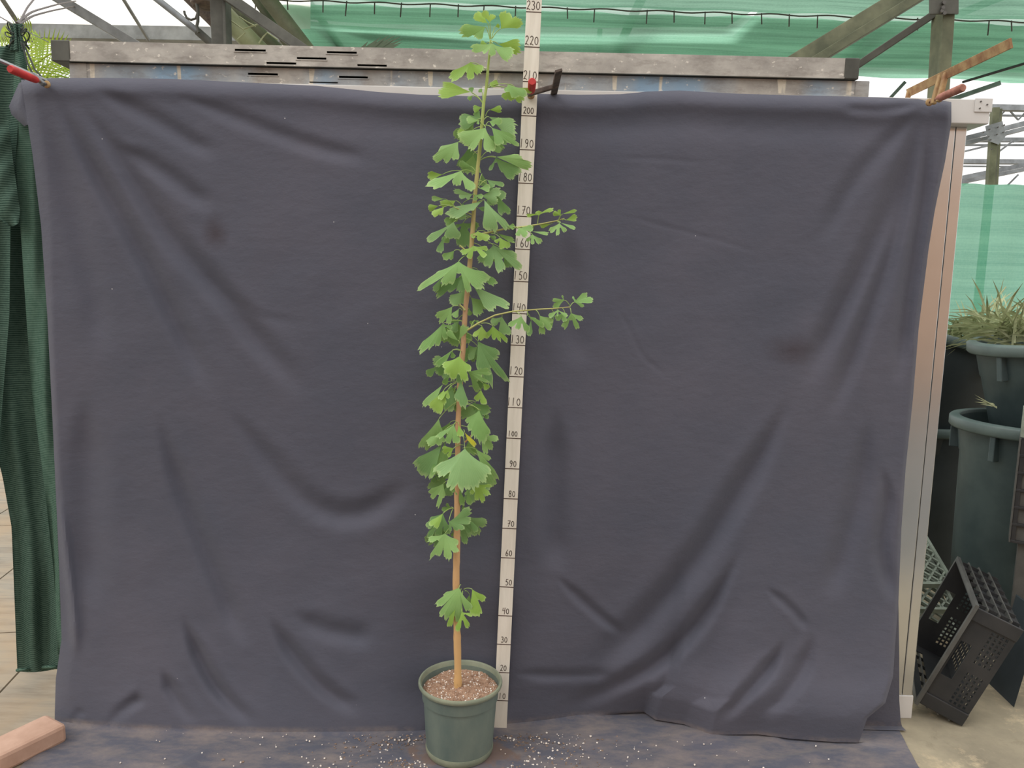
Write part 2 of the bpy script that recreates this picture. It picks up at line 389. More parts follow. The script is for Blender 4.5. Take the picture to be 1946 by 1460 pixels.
# big worn slab under everything right of the cloth, weathered paving left of it
MB().box((-14, -8.6, -0.012), (14, -1.3, 0)).build('concrete_slab', 'grey_concrete', floor, local=True)
MB().box((-1.25, -1.29, -0.012), (9, 9, 0)).build('concrete_slab', 'ground', floor, local=True)
sa = G(0, 1316); sb_ = G(38, 1275); sdir = sb_ - sa; sdir[2] = 0; sdir /= np.linalg.norm(sdir); snor = np.array([-sdir[1], sdir[0], 0])
def slab(o, l0, l1, w0, w1):
    pts = [o + sdir * a + snor * b for a, b in ((l0, w0), (l1, w0), (l1, w1), (l0, w1))]
    m = MB(); m.add([(p[0], p[1], -0.012) for p in pts] + [(p[0], p[1], 0.0) for p in pts], [(0, 3, 2, 1), (4, 5, 6, 7), (0, 1, 5, 4), (1, 2, 6, 5), (2, 3, 7, 6), (3, 0, 4, 7)])
    m.build('paving_slab', 'slab', floor, local=True)
g_ = 0.008
for i in range(5):
    for j in range(-1, 2):
        w0, w1 = -0.5 + 0.5 * (i) + g_ / 2 - 0.0, -0.5 + 0.5 * (i + 1) - g_ / 2
        off = 1.1 * (i % 2) - .6
        c_ = sa + sdir * (off + 2.6 * j + 1.3) + snor * (w0 + w1) / 2
        if c_[0] > -1.25 and c_[1] < 9: pass
        slab(sa, off + 2.6 * j + g_ / 2, off + 2.6 * (j + 1) - g_ / 2, w0, w1)
wb = MB().box((-14, -9.0, -0.3), (14, -8.6, 4.0)).build('wall_unseen', 'tan_wall', local=True); wb['kind'] = 'structure'; wb['label'] = 'unseen tan wall added behind the camera for its reflection in the post'  # out of view; added so the aluminium post reflects a tan tone

# translucent roof film, left
rows = []
for t in np.linspace(0, 1, 8):
    y = 46 - 130 * t; Y = 3.5 - 1.0 * t
    rows.append([P(x, y + (x - 0) * 0.016, Y) for x in np.linspace(-260, 590, 14)])
film = MB().grid(np.array(rows)).build('ceiling', 'film_white', local=True); film['kind'] = 'structure'; film['label'] = 'milky translucent plastic roof film'

# ================================================================== BACKDROP CLOTH
TOP = [(20, 153), (40, 152), (100, 148), (200, 148), (330, 150), (450, 156), (600, 163), (640, 167), (720, 175), (800, 180), (900, 183), (1000, 178), (1100, 180), (1180, 179), (1230, 174), (1290, 172), (1400, 178), (1500, 181), (1600, 183), (1700, 186), (1745, 188), (1765, 193), (1785, 190), (1808, 194)]
BOT = [(90, 1366), (105, 1370), (150, 1376), (250, 1385), (500, 1392), (800, 1390), (950, 1378), (1040, 1368), (1100, 1359), (1225, 1354), (1245, 1368), (1300, 1377), (1350, 1397), (1440, 1396), (1500, 1404), (1590, 1411), (1640, 1412), (1700, 1405)]
LED = [(150, 40), (300, 62), (440, 78), (620, 90), (850, 101), (1100, 112), (1250, 117), (1330, 106), (1400, 104)]
RED = [(190, 1808), (270, 1796), (370, 1776), (440, 1765), (600, 1746), (740, 1735), (880, 1721), (1000, 1713), (1150, 1707), (1200, 1703), (1290, 1697), (1340, 1682), (1365, 1648), (1412, 1632)]
def zr(reg, pts):
    ox, oy, s = {1: (0, 130, .4247), 2: (0, 740, .4931), 3: (1000, 130, .4247), 4: (940, 740, .4931)}[reg]
    return [(ox + x * s, oy + y * s) for x, y in pts]
# (line, half width px, depth m)   valleys and creases of the hanging cloth
FOLDS = [
 (zr(1, [(240, 110), (340, 300), (430, 470), (560, 680), (700, 950), (800, 1160), (900, 1350), (960, 1480)]), 17, .014),
 (zr(1, [(330, 130), (480, 300), (620, 520), (720, 700), (870, 880), (1040, 1050), (1120, 1170), (1240, 1330), (1400, 1480)]), 19, .014),
 (zr(1, [(400, 80), (560, 160), (720, 240), (850, 330), (1000, 400)]), 15, .007),
 (zr(1, [(500, 330), (620, 400), (760, 480), (860, 560), (960, 640)]), 16, .009),
 (zr(1, [(750, 110), (950, 180), (1100, 235), (1350, 340), (1700, 420)]), 14, .006),
 (zr(1, [(870, 880), (1040, 1050), (1200, 1130), (1400, 1145)]), 10, .0028),
 (zr(1, [(180, 150), (280, 420), (340, 700), (420, 1000), (470, 1300)]), 22, .008),
 (zr(2, [(600, 80), (640, 200), (720, 450), (830, 700), (900, 900), (960, 1010)]), 17, .012),
 (zr(2, [(860, 60), (1010, 230), (1110, 380), (1250, 500), (1350, 525), (1500, 450), (1600, 330)]), 20, .010),
 (zr(2, [(700, 870), (740, 970), (820, 1140), (920, 1250), (1010, 1330)]), 13, .015),
 (zr(2, [(620, 1080), (690, 1220), (760, 1300)]), 12, .010),
 (zr(2, [(1030, 870), (1080, 950), (1150, 1050), (1260, 1170), (1400, 1260)]), 14, .013),
 (zr(2, [(330, 0), (340, 300), (330, 600), (350, 850)]), 30, .012),
 (zr(2, [(228, 380), (255, 600), (285, 850), (300, 1050)]), 9, -.010),
 (zr(2, [(400, 1310), (480, 1235), (560, 1180)]), 11, .012),
 (zr(2, [(270, 1300), (320, 1230)]), 8, .010),
 (zr(2, [(1120, 860), (1250, 930), (1450, 960)]), 18, .008),
 (zr(3, [(1775, 170), (1740, 300), (1640, 600), (1500, 900), (1380, 1130), (1230, 1440)]), 18, .014),
 (zr(3, [(1780, 190), (1720, 500), (1640, 800), (1540, 1080), (1420, 1400), (1350, 1600)]), 15, .012),
 (zr(3, [(1790, 190), (1795, 500), (1740, 800), (1690, 1150), (1660, 1450)]), 14, .013),
 (zr(3, [(1760, 185), (1620, 330), (1500, 450), (1380, 640), (1330, 800)]), 16, .006),
 (zr(3, [(1775, 160), (1600, 190), (1400, 180)]), 9, .005),
 (zr(3, [(190, 700), (180, 900), (210, 1100), (240, 1350)]), 26, .008),
 (zr(3, [(400, 1050), (470, 1180), (520, 1300), (640, 1380)]), 5, .002),
 (zr(3, [(350, 640), (600, 700), (900, 780), (1080, 840)]), 5, .0016),
 (zr(3, [(380, 400), (560, 405), (800, 420)]), 5, .0016),
 (zr(4, [(1150, 0), (1110, 110), (1030, 250), (920, 430), (820, 600), (720, 740), (560, 900), (460, 1020), (350, 1090)]), 22, .018),
 (zr(4, [(960, 600), (860, 800), (740, 970), (600, 1080), (450, 1160), (320, 1220), (190, 1275)]), 15, .018),
 (zr(4, [(1120, 960), (1080, 1050), (1000, 1140), (850, 1300)]), 12, .014),
 (zr(4, [(1230, 940), (1190, 1080), (1120, 1180), (1020, 1270)]), 15, .010),
 (zr(4, [(235, 60), (235, 300), (230, 500), (240, 715)]), 22, .014),
 (zr(4, [(230, 715), (290, 770), (400, 870), (510, 955)]), 9, .007),
 (zr(4, [(1440, 100), (1410, 400), (1340, 620), (1290, 820)]), 20, .010),
 (zr(4, [(1480, 280), (1530, 420), (1480, 600), (1540, 830)]), 13, .010),
 (zr(4, [(1040, 760), (1150, 850), (1210, 930)]), 8, .005),
 (zr(4, [(60, 1095), (250, 1105), (480, 1100)]), 10, .005),
]
NU, NV = 420, 330
us = np.linspace(0, 1, NU); vv = np.linspace(0, 1, NV) 
py0 = 150 + vv[:, None] * (1412 - 150) + 0 * us[None]
Lx = pl(LED, py0); Rx = pl(RED, py0)
px = Lx + (Rx - Lx) * us[None]
Tt = pl(TOP, px); Bb = pl(BOT, px)
py = Tt + (Bb - Tt) * vv[:, None]
disp = np.zeros_like(px)
for line, wd, amp in FOLDS:
    best = np.full(px.shape, 1e9); tpar = np.zeros_like(px); L = np.array(line); seg = np.linalg.norm(np.diff(L, axis=0), axis=1); tot = seg.sum(); acc = 0
    # smooth the polyline
    tt = np.concatenate([[0], np.cumsum(seg)]); ts = np.linspace(0, tot, max(12, int(tot / 40)))
    L2 = np.stack([np.interp(ts, tt, L[:, 0]), np.interp(ts, tt, L[:, 1])], 1)
    for _ in range(3): L2[1:-1] = (L2[:-2] + 2 * L2[1:-1] + L2[2:]) / 4
    for i in range(len(L2) - 1):
        a, b = L2[i], L2[i + 1]; d = b - a; ln2 = d @ d
        t = np.clip(((px - a[0]) * d[0] + (py - a[1]) * d[1]) / ln2, 0, 1)
        dd = np.hypot(px - a[0] - t * d[0], py - a[1] - t * d[1])
        m = dd < best; best = np.where(m, dd, best); tpar = np.where(m, (i + t) / (len(L2) - 1), tpar)
    taper = sm(0, 0.3, tpar) * sm(0, 0.22, 1 - tpar)
    wloc_ = 0.85 * wd * (0.55 + 0.6 * sm(0, 0.35, tpar))
    q = best / wloc_
    disp += (1.7 if amp > .003 or amp < 0 else .8) * amp * taper * (1 - 0.45 * q * q) * np.exp(-q * q / 2)
# soft overall billow and fine wrinkles
disp += 0.006 * np.sin(px / 210 + 1.3 * np.sin(py / 330)) * sm(160, 500, py) + 0.0012 * np.sin(px / 31 + py / 47 + 2 * np.sin(py / 90)) * np.sin(py / 61 - px / 83)
# top hem rolls over the header
hem = (py - Tt)
disp += 0.025 * np.exp(-hem / 6.0) - 0.006 * np.exp(-((hem - 24) / 14.0) ** 2) + 0.009 * np.exp(-((hem - 62) / 26.0) ** 2) * sm(500, 800, px) * (1 - sm(1650, 1760, px))
# pressed back behind the pot
disp += 0.05 * np.exp(-((px - 872) / 110) ** 2) * sm(1080, 1230, py)
# edges of the cloth turn back
edge = (px - Lx); disp += 0.02 * np.clip(1 - edge / (10 + 16 * (1 - sm(300, 700, py0)) + 18 * sm(900, 1100, py0)), 0, 1) ** 1.4
redge = (Rx - px); disp += 0.015 * np.clip(1 - redge / 9, 0, 1) ** 1.5
Zb = 0.012
gB = np.array([G(x, y, Zb) for x, y in zip(px[-1], Bb[-1])]); Yb = gB[:, 1]
s_ = (np.clip((vv - 0.55) / 0.45, 0, 1) ** 2.2)[:, None]
tuck = sm(1090, 1200, px[-1])
bul = -0.05 * tuck[None] * np.exp(-((vv[:, None] - 0.955) / 0.05) ** 2) * (1 - vv[:, None] ** 30)
Yc = (Yb[None]) * s_ + disp * (1 - 0.85 * sm(0.93, 1.0, vv)[:, None]) + bul * 0.6
hang = Pn(px, py, Yc); hang[..., 2] = np.maximum(hang[..., 2], 0.011)
# part lying on the ground, tucked back under the hanging part on the right
lA, lB = G(104, 1372), G(40, 1460); rA, rB = G(1706, 1385), G(1745, 1462)
Xl = lambda Y: lA[0] + (lB[0] - lA[0]) * (Y - lA[1]) / (lB[1] - lA[1]); Xr = lambda Y: rA[0] + (rB[0] - rA[0]) * (Y - rA[1]) / (rB[1] - rA[1])
rows = []
back = Yb + 0.10 * tuck
for k, (f, z) in enumerate(((0.15, .006), (0.5, .0045), (0.85, .004), (1.0, .004))):
    Y = Yb + (back - Yb) * f - 0.010 * (1 - tuck) * (k + 1)
    X = hang[-1, :, 0] + (Xl(Y) + (Xr(Y) - Xl(Y)) * us - hang[-1, :, 0]) * f
    rows.append(np.stack([X, Y, np.full(NU, z)], 1))
Yst = rows[-1][:, 1]
NF = 120
for f in np.linspace(0, 1, NF)[1:]:
    Y = Yst + (-1.15 - Yst) * f; X = Xl(Y) + (Xr(Y) - Xl(Y)) * us
    z = 0.004 + 0.004 * (1 + np.sin(X * 21 + Y * 33 + 2.2 * np.sin(Y * 19 + X * 5))) * 0.5 + 0.007 * np.clip(np.sin(X * 9.0 - Y * 17 + 1.7 * np.sin(X * 13)), 0.3, 1) ** 4
    z += 0.010 * np.exp(-((Y + 0.33 + 0.30 * (X + 0.9)) / 0.014) ** 2) * np.exp(-((X + 1.0) / 0.25) ** 2) + 0.012 * np.exp(-((Y + 0.16 - 0.28 * (X - 0.95)) / 0.02) ** 2) * np.exp(-((X - 0.95) / 0.14) ** 2)
    z = 0.004 + (z - 0.004) * min(1, f * 8)
    pot = np.exp(-((X + 0.143) ** 2 + (Y + 0.14) ** 2) / 0.13 ** 2 * 0.8); z = 0.004 + (z - 0.004) * np.clip(1 - 1.6 * pot, 0, 1)
    rows.append(np.stack([X, Y, z], 1))
allp = np.concatenate([hang, np.array(rows)], 0)
cloth = tag(MB().grid(allp).build('backdrop_cloth', 'black_cloth', smooth=True, local=True), 'large wrinkled black fabric backdrop hung behind the tree and spreading onto the floor', 'cloth')
# folded back corner flap and turned edge, left of the clamp
fp = [(40, 152), (30, 172), (18, 196), (22, 214), (40, 232), (46, 200)]
rows = []
for t in np.linspace(0, 1, 8):
    r = []
    for (x, y, yl) in ((48, 152, 36), (52, 170, 28), (56, 196, 17), (58, 212, 22), (60, 234, 46)):
        r.append(P(x + (yl - x) * t, y + 6 * t, 0.03 + 0.05 * t * t + .004 * math.sin(t * 9 + y)))
    rows.append(r)
MB().grid(np.array(rows)).build('corner_flap', 'black_cloth', cloth, smooth=True)

# second layer of the cloth behind the gathered right edge
rows = []
for t in np.linspace(0, 1, 14):
    y = 1120 + (1392 - 1120) * t
    rows.append([P(pl([(1120, 1690), (1412, 1590)], y) + (pl([(1120, 1707), (1250, 1709), (1330, 1709), (1392, 1713)], y) - pl([(1120, 1690), (1412, 1590)], y)) * u, y, .036 + .01 * math.sin(u * 5 + t * 3) * (1 - t)) for u in np.linspace(0, 1, 16)])
rows.append([(q[0], .008, .0075) for q in rows[-1]])
ul = np.array(rows); ul[..., 2] = np.maximum(ul[..., 2], .006)
MB().grid(ul).build('under_layer', 'black_cloth', cloth, smooth=True)
# spilled potting soil and white grains on the cloth around the pot
def cloth_z(X, Y):
    return 0.009
m = MB()
for _ in range(520):
    a = rng.random() * 2 * math.pi; r = 0.12 + abs(rng.normal(0, 0.13)); X = -0.14 + 1.5 * r * math.cos(a) + 0.03; Y = -0.17 + 0.8 * r * math.sin(a)
    if (X + .143) ** 2 + (Y + .14) ** 2 < .108 ** 2 or Y > -0.05 or -0.07 < X < 0.05 and Y > -.07: continue
    m.ico((X, Y, 0.008), 0.0012 + 0.003 * rng.random() ** 2, sq=.7, jit=.5)
for _ in range(140):
    X = rng.uniform(-1.2, 1.1); Y = rng.uniform(-.35, -.07)
    m.ico((X, Y, 0.010), 0.001 + 0.0022 * rng.random(), jit=.5)
tag(m.build('spilled_perlite', 'perlite'), 'white grains scattered over the black cloth around the pot', 'grains', kind='stuff')
m = MB()
for _ in range(800):
    a = rng.random() * 2 * math.pi; r = 0.115 + abs(rng.normal(0, 0.085)); X = -0.13 + 1.7 * r * math.cos(a); Y = -0.17 + 0.75 * r * math.sin(a)
    if (X + .143) ** 2 + (Y + .14) ** 2 < .11 ** 2 or Y > -0.055 or -0.07 < X < 0.05 and Y > -.07: continue
    m.ico((X, Y, 0.006), 0.001 + 0.004 * rng.random(), sq=.4, jit=.9)
tag(m.build('spilled_soil', 'dirt'), 'brown potting soil spilled around the foot of the pot', 'soil', kind='stuff')

# ================================================================== METAL FRAME BEHIND THE CLOTH
HX0, HX1 = -1.42, P(1883, 200, .05)[0]
HZ1, HZ0 = P(1883, 189, .05)[2], P(1883, 236, .05)[2]
frame = thing('door_frame', 'pale metal door frame, its post standing right of the black cloth', 'door frame', (1.43, .12, 0))
MB().box((HX0, .05, HZ0), (HX1, .21, HZ1)).build('header', 'white_metal', frame, bevel=.003)
pw = P(1853, 189, .05)[0]
cv = MB().box((pw, .046, P(1853, 213, .05)[2]), (HX1 + .003, .052, HZ1 + .002)).build('end_cover', 'white_metal', frame, bevel=.001)
for (x, y) in ((1864, 193), (1876, 199), (1862, 206)):
    q = P(x, y, .045); MB().tube([(q[0], .0465, q[2]), (q[0], .042, q[2])], .0022, 10).build('screw', 'screw', cv)
pxr = P(1838, 245, .10)[0]; seam = P(1817, 245, .10)[0]; pxl = seam - (pxr - seam) * 2.3
MB().box((pxl, .10, .0), (seam - .0012, .19, HZ0)).build('post_leaf', 'aluminium_post', frame, bevel=.002)
MB().box((seam + .0012, .10, .0), (pxr, .19, HZ0)).build('post_leaf', 'aluminium_post', frame, bevel=.002)
MB().box((pxl - .003, .096, .0), (pxr + .003, .195, .085)).build('post_foot', 'white_metal', frame, bevel=.002)
MB().box((-1.475, .10, .0), (-1.42, .19, 2.06)).build('post', 'aluminium_post', frame, bevel=.002)

def board(name, label, mat, x0p, x1p, yt, yb, ypx, Yf, slots, capw, th, z0=None):
    a = P(x0p, ypx, Yf); b = P(x1p, ypx + (x1p - x0p) * .0227, Yf)
    zt = P(*yt, Yf)[2]; zb = P(*yb, Yf)[2] if z0 is None else z0
    t = thing(name, label, 'board', ((a[0] + b[0]) / 2, Yf, zb), 'stacked metal bench boards')
    H = zt - zb; W = b[0] - a[0]
    holes = []
    for (sx0, sy, sx1, sy1) in slots:
        p0 = P(sx0, sy, Yf); p1 = P(sx1, sy1, Yf); zc = (p0[2] + p1[2]) / 2
        holes.append((p0[0] - a[0], p1[0] - a[0], zc - zb - .0035, zc - zb + .0035))
    MB().holed(W, H, .004, holes, (a[0], Yf, zb), (1, 0, 0), (0, 0, 1), (0, 1, 0)).build('front_panel', mat, t)
    m = MB(); m.box((a[0], Yf + .004, zb), (b[0], Yf + th, zb + .004)); m.box((a[0], Yf + .004, zt - .004), (b[0], Yf + th, zt)); m.box((a[0], Yf + th - .004, zb + .004), (b[0], Yf + th, zt - .004))
    m.build('channel', 'steel_dark', t)
    m = MB(); m.box((a[0], Yf - .004, zb + .0), (b[0], Yf, zb + .004)); m.build('lower_lip', mat, t)
    for h in holes:
        MB().box((a[0] + h[0] - .003, Yf - .002, zb + h[2] - .003), (a[0] + h[1] + .003, Yf, zb + h[2])).build('slot_edge', mat, t)
    for s, cm in capw:
        if s < 0: MB().box((a[0] - abs(s), Yf - .003, zb - .001), (a[0], Yf + th + .003, zt + .001)).build('end_cap', cm, t, bevel=.003)
        else: MB().box((b[0], Yf - .003, zb - .001), (b[0] + s, Yf + th + .003, zt + .001)).build('end_cap', cm, t, bevel=.003)
    return t, a, b, zb, zt
bl = board('bench_board', 'lower bluish stained metal board lying on the frame above the black cloth', 'board_blue', 166, 1624, (1600, 153.5), (1600, 190), 140, .06,
      [(471, 140, 528, 142), (644, 146, 699, 147.5), (588, 157, 642, 158.5)], [(-.055, 'board_blue'), (.045, 'board_blue')], .12, z0=HZ1 + .001)
bt = board('bench_board', 'upper dusty grey metal board with long slots, topmost of the two stacked', 'board_dusty', 133, 1605, (1600, 110.5), (1600, 151), 100, .045,
      [(446, 95, 505, 96), (506, 119.5, 563, 121), (564, 110.5, 620, 111.5), (621, 99, 678, 100.5), (679, 124, 735, 125)], [(-.058, 'steel_dark'), (.045, 'steel_dark')], .14, z0=bl[4] + .002)

# ================================================================== MEASURING STICK
SB = P(950, 1383, -.03); ST = P(1014, 29, -.03); sdr = (ST - SB) / (ST[2] - SB[2])
ax_z = (ST - SB) / np.linalg.norm(ST - SB); ax_y = np.array([0, 1., 0]); ax_x = np.cross(ax_y, ax_z)
stick = thing('measuring_stick', 'white painted wooden measuring stick with handwritten heights from ten to 230', 'measuring stick', (SB[0], -.03, 0.006))
orient(stick, ax_x, np.cross(ax_z, ax_x), ax_z)
KH = (ST[2] - .0) / 2.30 * 1.0
def hz(c): return (c / 100.0) * (2.302 / 2.30)
SW = .0455
# three slats of board between saw cuts every ten centimetres
zs = [0.0] + [hz(c) for c in range(10, 240, 10)] + [2.44]
body = MB()
for a, b in zip(zs[:-1], zs[1:]): body.box((-SW / 2, 0, a + .0008), (SW / 2, .018, b - .0008))
MB().box((-SW / 2 + .0003, .0012, 0), (SW / 2 - .0003, .0178, 2.44)).build('core', 'groove', stick, local=True)
bo = body.build('painted_face', 'stick_paint', stick, local=True, bevel=.0006)
for c in range(10, 240, 10):
    MB().box((-SW / 2 - .0004, -.0006, hz(c) - .0013), (SW / 2 + .0004, .001, hz(c) + .0013)).build('height_line', 'groove', stick, local=True)
ell = lambda cx, cy, rx, ry, a0=0, a1=360, n=14: [(cx + rx * math.cos(math.radians(a0 + (a1 - a0) * i / n)), cy + ry * math.sin(math.radians(a0 + (a1 - a0) * i / n))) for i in range(n + 1)]
DG = {'0': [ell(.3, .45, .24, .40, 80, 440)], '1': [[(.22, .95), (.16, .02)]],
      '2': [ell(.3, .72, .2, .22, 160, -30, 8) + [(.1, .05), (.28, .12), (.55, .0)]],
      '3': [ell(.26, .72, .2, .2, 140, -80, 8) + ell(.27, .27, .24, .25, 80, -140, 9)],
      '4': [[(.12, .95), (.06, .5), (.5, .55)], [(.5, .98), (.38, .0)]],
      '5': [[(.52, .92), (.2, .92), (.14, .55)] + ell(.26, .3, .24, .28, 100, -130, 9)],
      '6': [[(.42, .98), (.16, .6), (.1, .3)] + ell(.3, .25, .2, .24, 180, 500, 12)],
      '7': [[(.08, .9), (.52, .92), (.2, .0)], [(.12, .48), (.48, .52)]],
      '8': [ell(.32, .72, .17, .2, 270, 630, 10), ell(.3, .26, .21, .25, 90, 450, 12)],
      '9': [ell(.28, .7, .2, .22, 10, 370, 10) + [(.46, .5), (.4, .2), (.18, .0)]]}
def numeral(text, zc, h, xc):
    adv = .72; W = adv * len(text) * h * .74; x0 = xc - W / 2; vs_, m = [], MB()
    for i, ch in enumerate(text):
        for st in DG[ch]:
            pts = [(x0 + (i * adv + a) * h * .74, zc + (b - .5) * h) for a, b in st]
            for p, q in zip(pts[:-1], pts[1:]):
                d = np.array([q[0] - p[0], q[1] - p[1]]); n = np.linalg.norm(d); d /= max(n, 1e-6); e = np.array([-d[1], d[0]]) * .00105; d = d * .0006
                pp = [(p[0] - d[0] + e[0], p[1] - d[1] + e[1]), (p[0] - d[0] - e[0], p[1] - d[1] - e[1]), (q[0] + d[0] - e[0], q[1] + d[1] - e[1]), (q[0] + d[0] + e[0], q[1] + d[1] + e[1])]
                m.add([(a, -.0004, b) for a, b in pp] + [(a, .0004, b) for a, b in pp], [(0, 1, 2, 3), (7, 6, 5, 4), (0, 4, 5, 1), (1, 5, 6, 2), (2, 6, 7, 3), (3, 7, 4, 0)])
    m.build('numeral', 'pencil', stick, local=True)
for c in range(10, 240, 10):
    hgt = .027 if c >= 110 else (.022 if c < 100 else .019)
    xo = {10: .004, 20: .003, 30: .001, 40: .002, 50: .007, 60: .003, 70: .005, 80: .004, 90: .003, 100: -.002, 110: -.003}.get(c, -.001)
    if c == 200: hgt = .021
    numeral(str(c), hz(c) + .006 + hgt / 2, hgt, xo)

# ================================================================== CLAMPS
def clamp(label, pad, handle_end, arm, bar_end, hmat, barmat, bw=.018, plates=1):
    """pad: point on the cloth; screw and handle stick out toward the room; arm: offset to the bar"""
    pad = np.array(pad); t = thing('bar_clamp', label, 'clamp', pad, 'clamps holding the cloth')
    L = abs(handle_end); y0 = pad[1]
    MB().lathe([(.003, 0), (.0105, .0), (.0115, .003), (.0105, .006), (.004, .008)], 18).build('pad', 'rust_yellow', t, local=True).rotation_euler = (math.pi / 2, 0, 0)
    MB().tube([(0, -.007, 0), (0, -.055, 0)], [.0045, .0045], 12).build('screw', 'rust', t, local=True)
    MB().tube([(0, -.050, 0), (0, -.056, 0), (0, -.062, 0), (0, -.09, 0), (0, -L + .006, 0), (0, -L, 0)], [.007, .0095, .0105, .0115, .0118, .009], 16).build('handle', hmat, t, smooth=True, local=True)
    a = np.array([arm[0], 0, arm[1]]); la = np.linalg.norm(a); ad = a / la
    for k in range(plates):
        yy = -.030 - .03 * k
        MB().bar(np.array((0, yy, 0)) - ad * .012, np.array((0, yy, 0)) + a + ad * .008, .014, .016).build('sliding_arm', barmat, t, local=True, bevel=.003)
    MB().bar(a + (0, .16, 0), a + (0, -abs(bar_end), 0), bw, .007, up=np.cross((0, 1, 0), ad) if plates == 1 else (1, 0, .3)).build('bar', barmat, t, local=True, bevel=.001)
    MB().bar(a + (0, .152, 0) + ad * .01, np.array((0, .152, 0)) - ad * .012, .014, .014).build('fixed_jaw', barmat, t, local=True, bevel=.003)
    return t
clamp('red handled bar clamp gripping the top left corner of the black cloth', P(90, 161, -.012), .175, (-.018, .018), .36, 'red_handle', 'steel', .014)
clamp('red handled bar clamp fixing the measuring stick to the frame', P(1009, 182, -.034), .165, (.072, .022), .20, 'red_handle', 'grey_wood', .02)
clamp('rusty bar clamp with worn pink handle at the top right cloth corner', P(1765, 195, -.016), .18, (.012, .066), .36, 'worn_red_wood', 'rust_yellow', .026, plates=2)

# ================================================================== POTTED GINKGO
PX, PY, = -.143, -.150
tree = thing('potted_ginkgo', 'young slender ginkgo tree with fan shaped leaves in a round dark green pot', 'potted tree', (PX, PY, 0.004))
RZ = .236; RR = .1335
prof = [(0.0, .004), (.094, .004), (.100, .0), (.104, .003), (.1075, .03), (.1165, RZ - .0545), (.1205, RZ - .0525), (.1208, RZ - .050), (.1235, RZ - .012), (.131, RZ - .010), (RR, RZ - .005), (RR, RZ + .0), (.131, RZ + .003), (.1265, RZ + .003), (.1245, RZ - .002), (.122, RZ - .03), (.117, RZ - .06), (0, RZ - .06)]
body_p = [q for q in prof[:9]] + [(.1215, RZ - .012), (.117, RZ - .06), (0, RZ - .06)]
pot = MB().lathe(body_p, 72, (0, 0, 0)).build('pot', 'pot_plastic', tree, smooth=True, local=True)
MB().lathe([(.1215, RZ - .013), (.131, RZ - .011), (RR, RZ - .006), (RR + .0005, RZ - .001), (.132, RZ + .003), (.1275, RZ + .004), (.1245, RZ + .001), (.121, RZ - .03), (.118, RZ - .045)], 72, cap=False).build('rim', 'pot_rim', pot, smooth=True, local=True)
MB().lathe([(.1045, .003), (.1085, .012), (.1092, .020), (.1080, .026), (.106, .026), (.102, .004)], 64, closed=True).build('foot_ring', 'pot_rim', pot, smooth=True, local=True)
SZ = RZ - .026
rr = np.linspace(0, .1195, 16); tt = np.linspace(0, 2 * math.pi, 64)
sg = np.array([[(r * math.cos(t), r * math.sin(t), SZ + .004 * math.sin(31 * r * math.cos(t) * 2 + 1) * math.cos(40 * r * math.sin(t)) + .005 * (1 - r / .12)) for t in tt] for r in rr])
soil = MB().grid(sg).build('soil', 'soil', tree, smooth=True, local=True)
m = MB(); m2 = MB()
for i in range(1100):
    r = .117 * math.sqrt(rng.random()); t = rng.random() * 6.283
    z = SZ + .004 * math.sin(31 * r * math.cos(t) * 2 + 1) * math.cos(40 * r * math.sin(t)) + .005 * (1 - r / .12)
    if i % 3 == 0: m.ico((r * math.cos(t), r * math.sin(t), z + .001), .0011 + .0022 * rng.random() ** 2, jit=.6)
    else: m2.ico((r * math.cos(t), r * math.sin(t), z), .002 + .004 * rng.random(), sq=.6, jit=.8)
m.build('perlite_grains', 'perlite', soil, local=True)['kind'] = 'stuff'
m2.build('soil_crumbs', 'soil', soil, local=True)['kind'] = 'stuff'

REG = {'A': (780, 0, 300 / 1946), 'B': (780, 190, 300 / 1946), 'C': (780, 370, 360 / 1946), 'D': (780, 540, 360 / 1946), 'E': (770, 760, 280 / 1946), 'F': (770, 920, 280 / 1946), 'G': (770, 1090, 280 / 1946)}
def rp(reg, x, y):
    ox, oy, s = REG[reg]; return ox + x * s, oy + y * s
STEM = [(870, 1312, 7.6), (870, 1262, 7.4), (868.5, 1200, 7.2), (867.5, 1160, 7.0), (866.5, 1105, 6.8), (868, 1050, 6.8), (869, 960, 6.2), (870, 860, 5.6), (870.5, 799, 5.2), (874, 730, 5.0), (880, 669, 4.9), (882, 630, 4.9), (884, 592, 4.8), (889, 546, 4.6), (893, 500, 4.4), (898, 444, 4.3), (901, 394, 4.1), (902.5, 375, 3.9), (906, 336, 3.6), (912, 282, 3.3), (916, 236, 3.1), (919.5, 190, 2.9), (924, 170, 2.7), (928, 123, 2.3), (931, 95, 2.0), (932.5, 76, 1.7)]
def stemY(py): return PY + 0.02 * math.sin(py / 260.0) * (1 - py / 1320.0)
sk = np.array(STEM)
def stemx(py): return float(np.interp(py, sk[::-1, 1], sk[::-1, 0]))
pts = [P(x, y, stemY(y)) for x, y, r in STEM]; rad = [r * (y_[1] - CAM[1]) / F for (x, y, r), y_ in zip(STEM, pts)]
